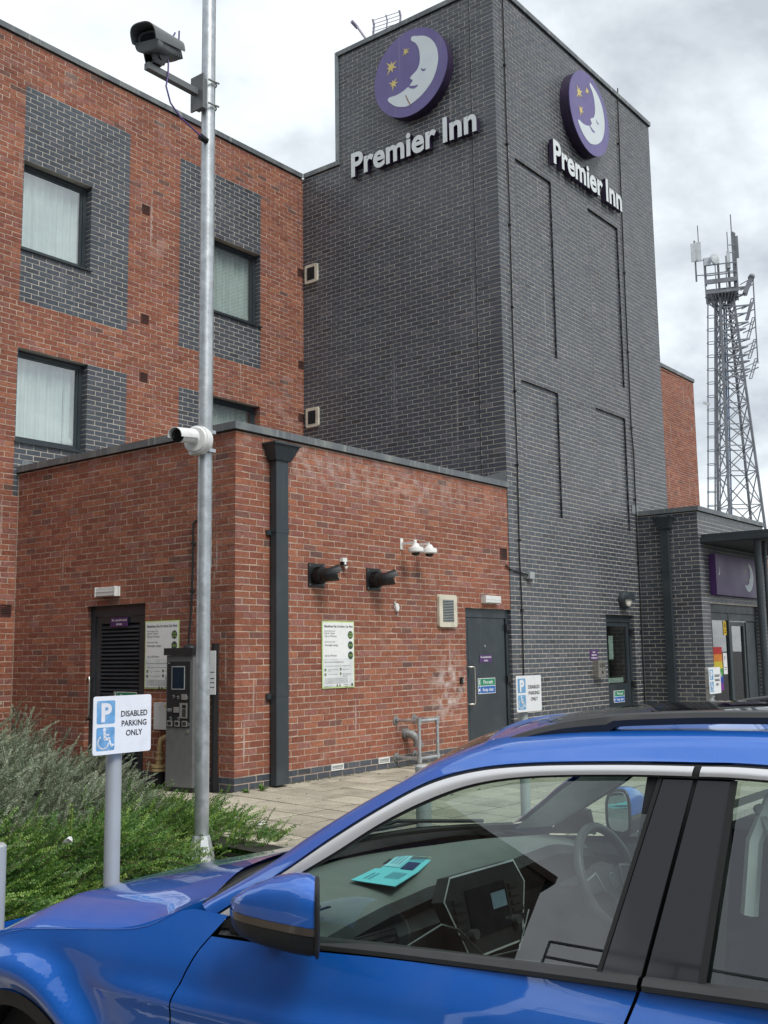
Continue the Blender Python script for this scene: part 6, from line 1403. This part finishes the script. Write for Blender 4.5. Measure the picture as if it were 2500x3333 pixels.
x = M(); x.stroke(SW, [(-.16, .018), (-.09, .03), (-.07, -.035)], .007, .0075); x.stroke(SW, [(.16, .018), (.09, .03), (.07, -.035)], .007, .0075)
x.poly(SW, [(.026*math.cos(q), -.01+.026*math.sin(q)) for q in np.linspace(0, 2*math.pi, 20, endpoint=False)], .0135)
x.build('spoke_trim', silv, stw)
x = M(); x.disc(SW, 0, -.01, .0225, .0139, 20); x.build('badge_field', dashd, stw)
x = M(); x.stroke(SW, [(-.011, .010), (-.003, -.008), (.0, -.002)], .0032, .0143); x.stroke(SW, [(.011, .010), (.003, -.008), (0, -.002)], .0032, .0143); x.stroke(SW, [(-.018, .0), (-.009, -.024), (0, -.009), (.009, -.024), (.018, .0)], .0032, .0143); x.build('badge', silv, stw)
x = M(); x.cyl(SW.p(0, 0, -.05), SW.p(0, -.02, -.26), .05, n=14); x.cyl(SW.p(-.05, 0, -.07), SW.p(-.20, .03, -.08), .010, n=8); x.cyl(SW.p(.05, 0, -.07), SW.p(.20, .03, -.08), .010, n=8); x.build('steering_column', dashd, car)
# seats, doors inside, mirror inside, belts, floor
x = M(); x.box(XS+.08, XS+1.72, -8.7, -6.2, ZR+.42, ZR+.47); x.build('floor', dashd, car)
for dx in (.47, 1.33):
    x = M(); x.loft([[C3(dx+a, y+b, h) for a, b in ((-.24, -.07), (.24, -.07), (.26, .02), (.18, .07), (-.18, .07), (-.26, .02))] for y, h in ((-7.35, .55), (-7.42, .80), (-7.52, 1.08))], 0); x.loft([[C3(dx+a, y+b, h) for a, b in ((-.12, -.05), (.12, -.05), (.13, .04), (-.13, .04))] for y, h in ((-7.53, 1.10), (-7.56, 1.30))], 0); x.loft([[C3(dx+a, y, h) for a, h in ((-.25, .50), (.25, .50), (.25, .62), (-.25, .62))] for y in (-7.35, -6.85)], 0); x.build('seat', seatm, car)
x = M(); x.loft([[C3(a, y, h) for a in (.15, .9, 1.65) for _ in (0,)]+[C3(a, y-.12, h) for a in (1.65, .9, .15)] for y, h in ((-8.35, .5), (-8.45, .85), (-8.55, 1.12))], 0); x.build('rear_seat', seatm, car)
x = M(); x.tube([C3(.235, -7.66, 1.37), C3(.20, -7.70, 1.32), C3(.17, -7.72, 1.24), C3(.13, -7.735, 1.1), C3(.10, -7.74, .8)], .012, 6); x.cyl(C3(.19, -7.71, 1.27), C3(.19, -7.73, 1.22), .022, n=12); both(x, 'seat_belt', mat('belt_webbing', (.34, .36, .33), .8))
x = M(); x.tube([C3(.20, -7.64, 1.15), C3(.215, -7.655, 1.30), C3(.235, -7.69, 1.385), C3(.25, -7.80, 1.415), C3(.25, -8.2, 1.41)], .018, 6); both(x, 'door_pillar_lining', lining)
rows = [[C3(.06, y, .4) for y in np.linspace(-6.2, -8.7, 12)], [C3(.05, y, .7) for y in np.linspace(-6.2, -8.7, 12)], [C3(.07, y, .93) for y in np.linspace(-6.2, -8.7, 12)], [C3(.03, y, I(y, hbt)-.02) for y in np.linspace(-6.2, -8.7, 12)]]
both(grid(rows, flip=True), 'door_lining', dashd)
Al = cr_(C1i, 60); rows = [[C3(a[2]+.02, a[0], a[1]-.0), C3(a[2]+.05, a[0]+.01, a[1]+.0), C3(b[2]+.01, b[0]-.01, b[1]-.02)] for a, b in zip(Al, cr_(C2, 60))]
both(grid(rows, flip=True), 'pillar_lining', lining)
x = M(); x.loft([[C3(.9+a, -6.86+.0*a, 1.36+b) for a, b in ((-.12, -.03), (.12, -.03), (.12, .035), (-.12, .035))], [C3(.9+a*.9, -6.83, 1.36+b*.9) for a, b in ((-.12, -.03), (.12, -.03), (.12, .035), (-.12, .035))]], 0); x.bar(C3(.9, -6.83, 1.38), C3(.9, -6.74, 1.45), .02); x.build('rear_view_mirror', MT['blackm'], car)
x = M(); x.tube([C3(.5, -5.98, 1.035), C3(.8, -5.92, 1.06), C3(1.3, -5.95, 1.055)], .008, 6); x.tube([C3(.9, -5.90, 1.045), C3(1.2, -5.93, 1.07), C3(1.6, -6.06, 1.03)], .008, 6); x.build('wiper', trim, car)
# permit lying on the dashboard
pm = thing('parking_permit', 'open pale blue parking permit lying on the car dashboard', 'permit', C3(.86, -6.19, .99))
cy1, cy2 = mat('cyan_card', (.16, .62, .68), .55, var=.04), mat('navy_print', (.01, .03, .12), .5)
def pq(u, v, dz=0): # bilinear on the measured outline
    a, b, c, d = V(.613, -6.187, 0), V(1.095, -6.015, 0), V(1.131, -6.166, 0), V(.619, -6.365, 0)
    p = a.lerp(b, u).lerp(d.lerp(c, u), v); z = .972+dz+.010*abs(u-.5)*2; return C3(p.x, p.y, z)
x = M()
us = np.linspace(0, 1, 9)
for a, b in zip(us[:-1], us[1:]): x.add([pq(a, 0), pq(b, 0), pq(b, 1), pq(a, 1)], [(3, 2, 1, 0)]); x.add([pq(a, 0, -.002), pq(b, 0, -.002), pq(b, 1, -.002), pq(a, 1, -.002)], [(0, 1, 2, 3)])
x.build('card', cy1, pm)
def pr(u0, u1, v0, v1, m, nm, dz=.002): x = M(); x.add([pq(u0, v0, dz), pq(u1, v0, dz), pq(u1, v1, dz), pq(u0, v1, dz)], [(3, 2, 1, 0)]); return x.build(nm, m, pm)
pr(.52, .72, .55, .86, cy2, 'navy_badge'); pr(.55, .97, .12, .5, mat('pale_cyan', (.30, .66, .74), .5), 'pale_panel'); pr(.88, .98, .3, .95, mat('pale_yellow', (.55, .68, .35), .5), 'yellow_strip'); pr(.60, .75, .04, .14, MT['ink'], 'crest')
x = M()
for (u0, u1, v) in [(.74, .92, .55+.06*k) for k in range(6)]+[(.08, .3, .2+.1*k) for k in range(2)]+[(.18, .40, .55+.07*k) for k in range(5)]+[(.62, .85, .22+.09*k) for k in range(3)]: x.add([pq(u0, v, .003), pq(u1, v, .003), pq(u1, v+.02, .003), pq(u0, v+.02, .003)], [(3, 2, 1, 0)])
x.build('print', mat('permit_ink', (.05, .12, .22), .6), pm)
# second car, two bays along, only its roof line shows: same body, black paint
def copy_tree(o, parent, swap):
    c = o.copy(); sc.collection.objects.link(c)
    if parent is not None: c.parent = parent
    for s_ in c.material_slots:
        if s_.material in swap: k = swap[s_.material]; s_.link = 'OBJECT'; s_.material = k
    for ch in o.children: copy_tree(ch, c, swap)
    return c
car2 = copy_tree(car, None, {paint: paint2}); car2.location = Vector(car.location)+V(CAR2[0], CAR2[1], CAR2[2]); car2['label'] = 'black car beyond the blue one, only its roof edge showing at the right'
for o in sc.objects:
    if 'is_root' in o: del o['is_root']
for m in bpy.data.materials:
    if '_' in m: del m['_']
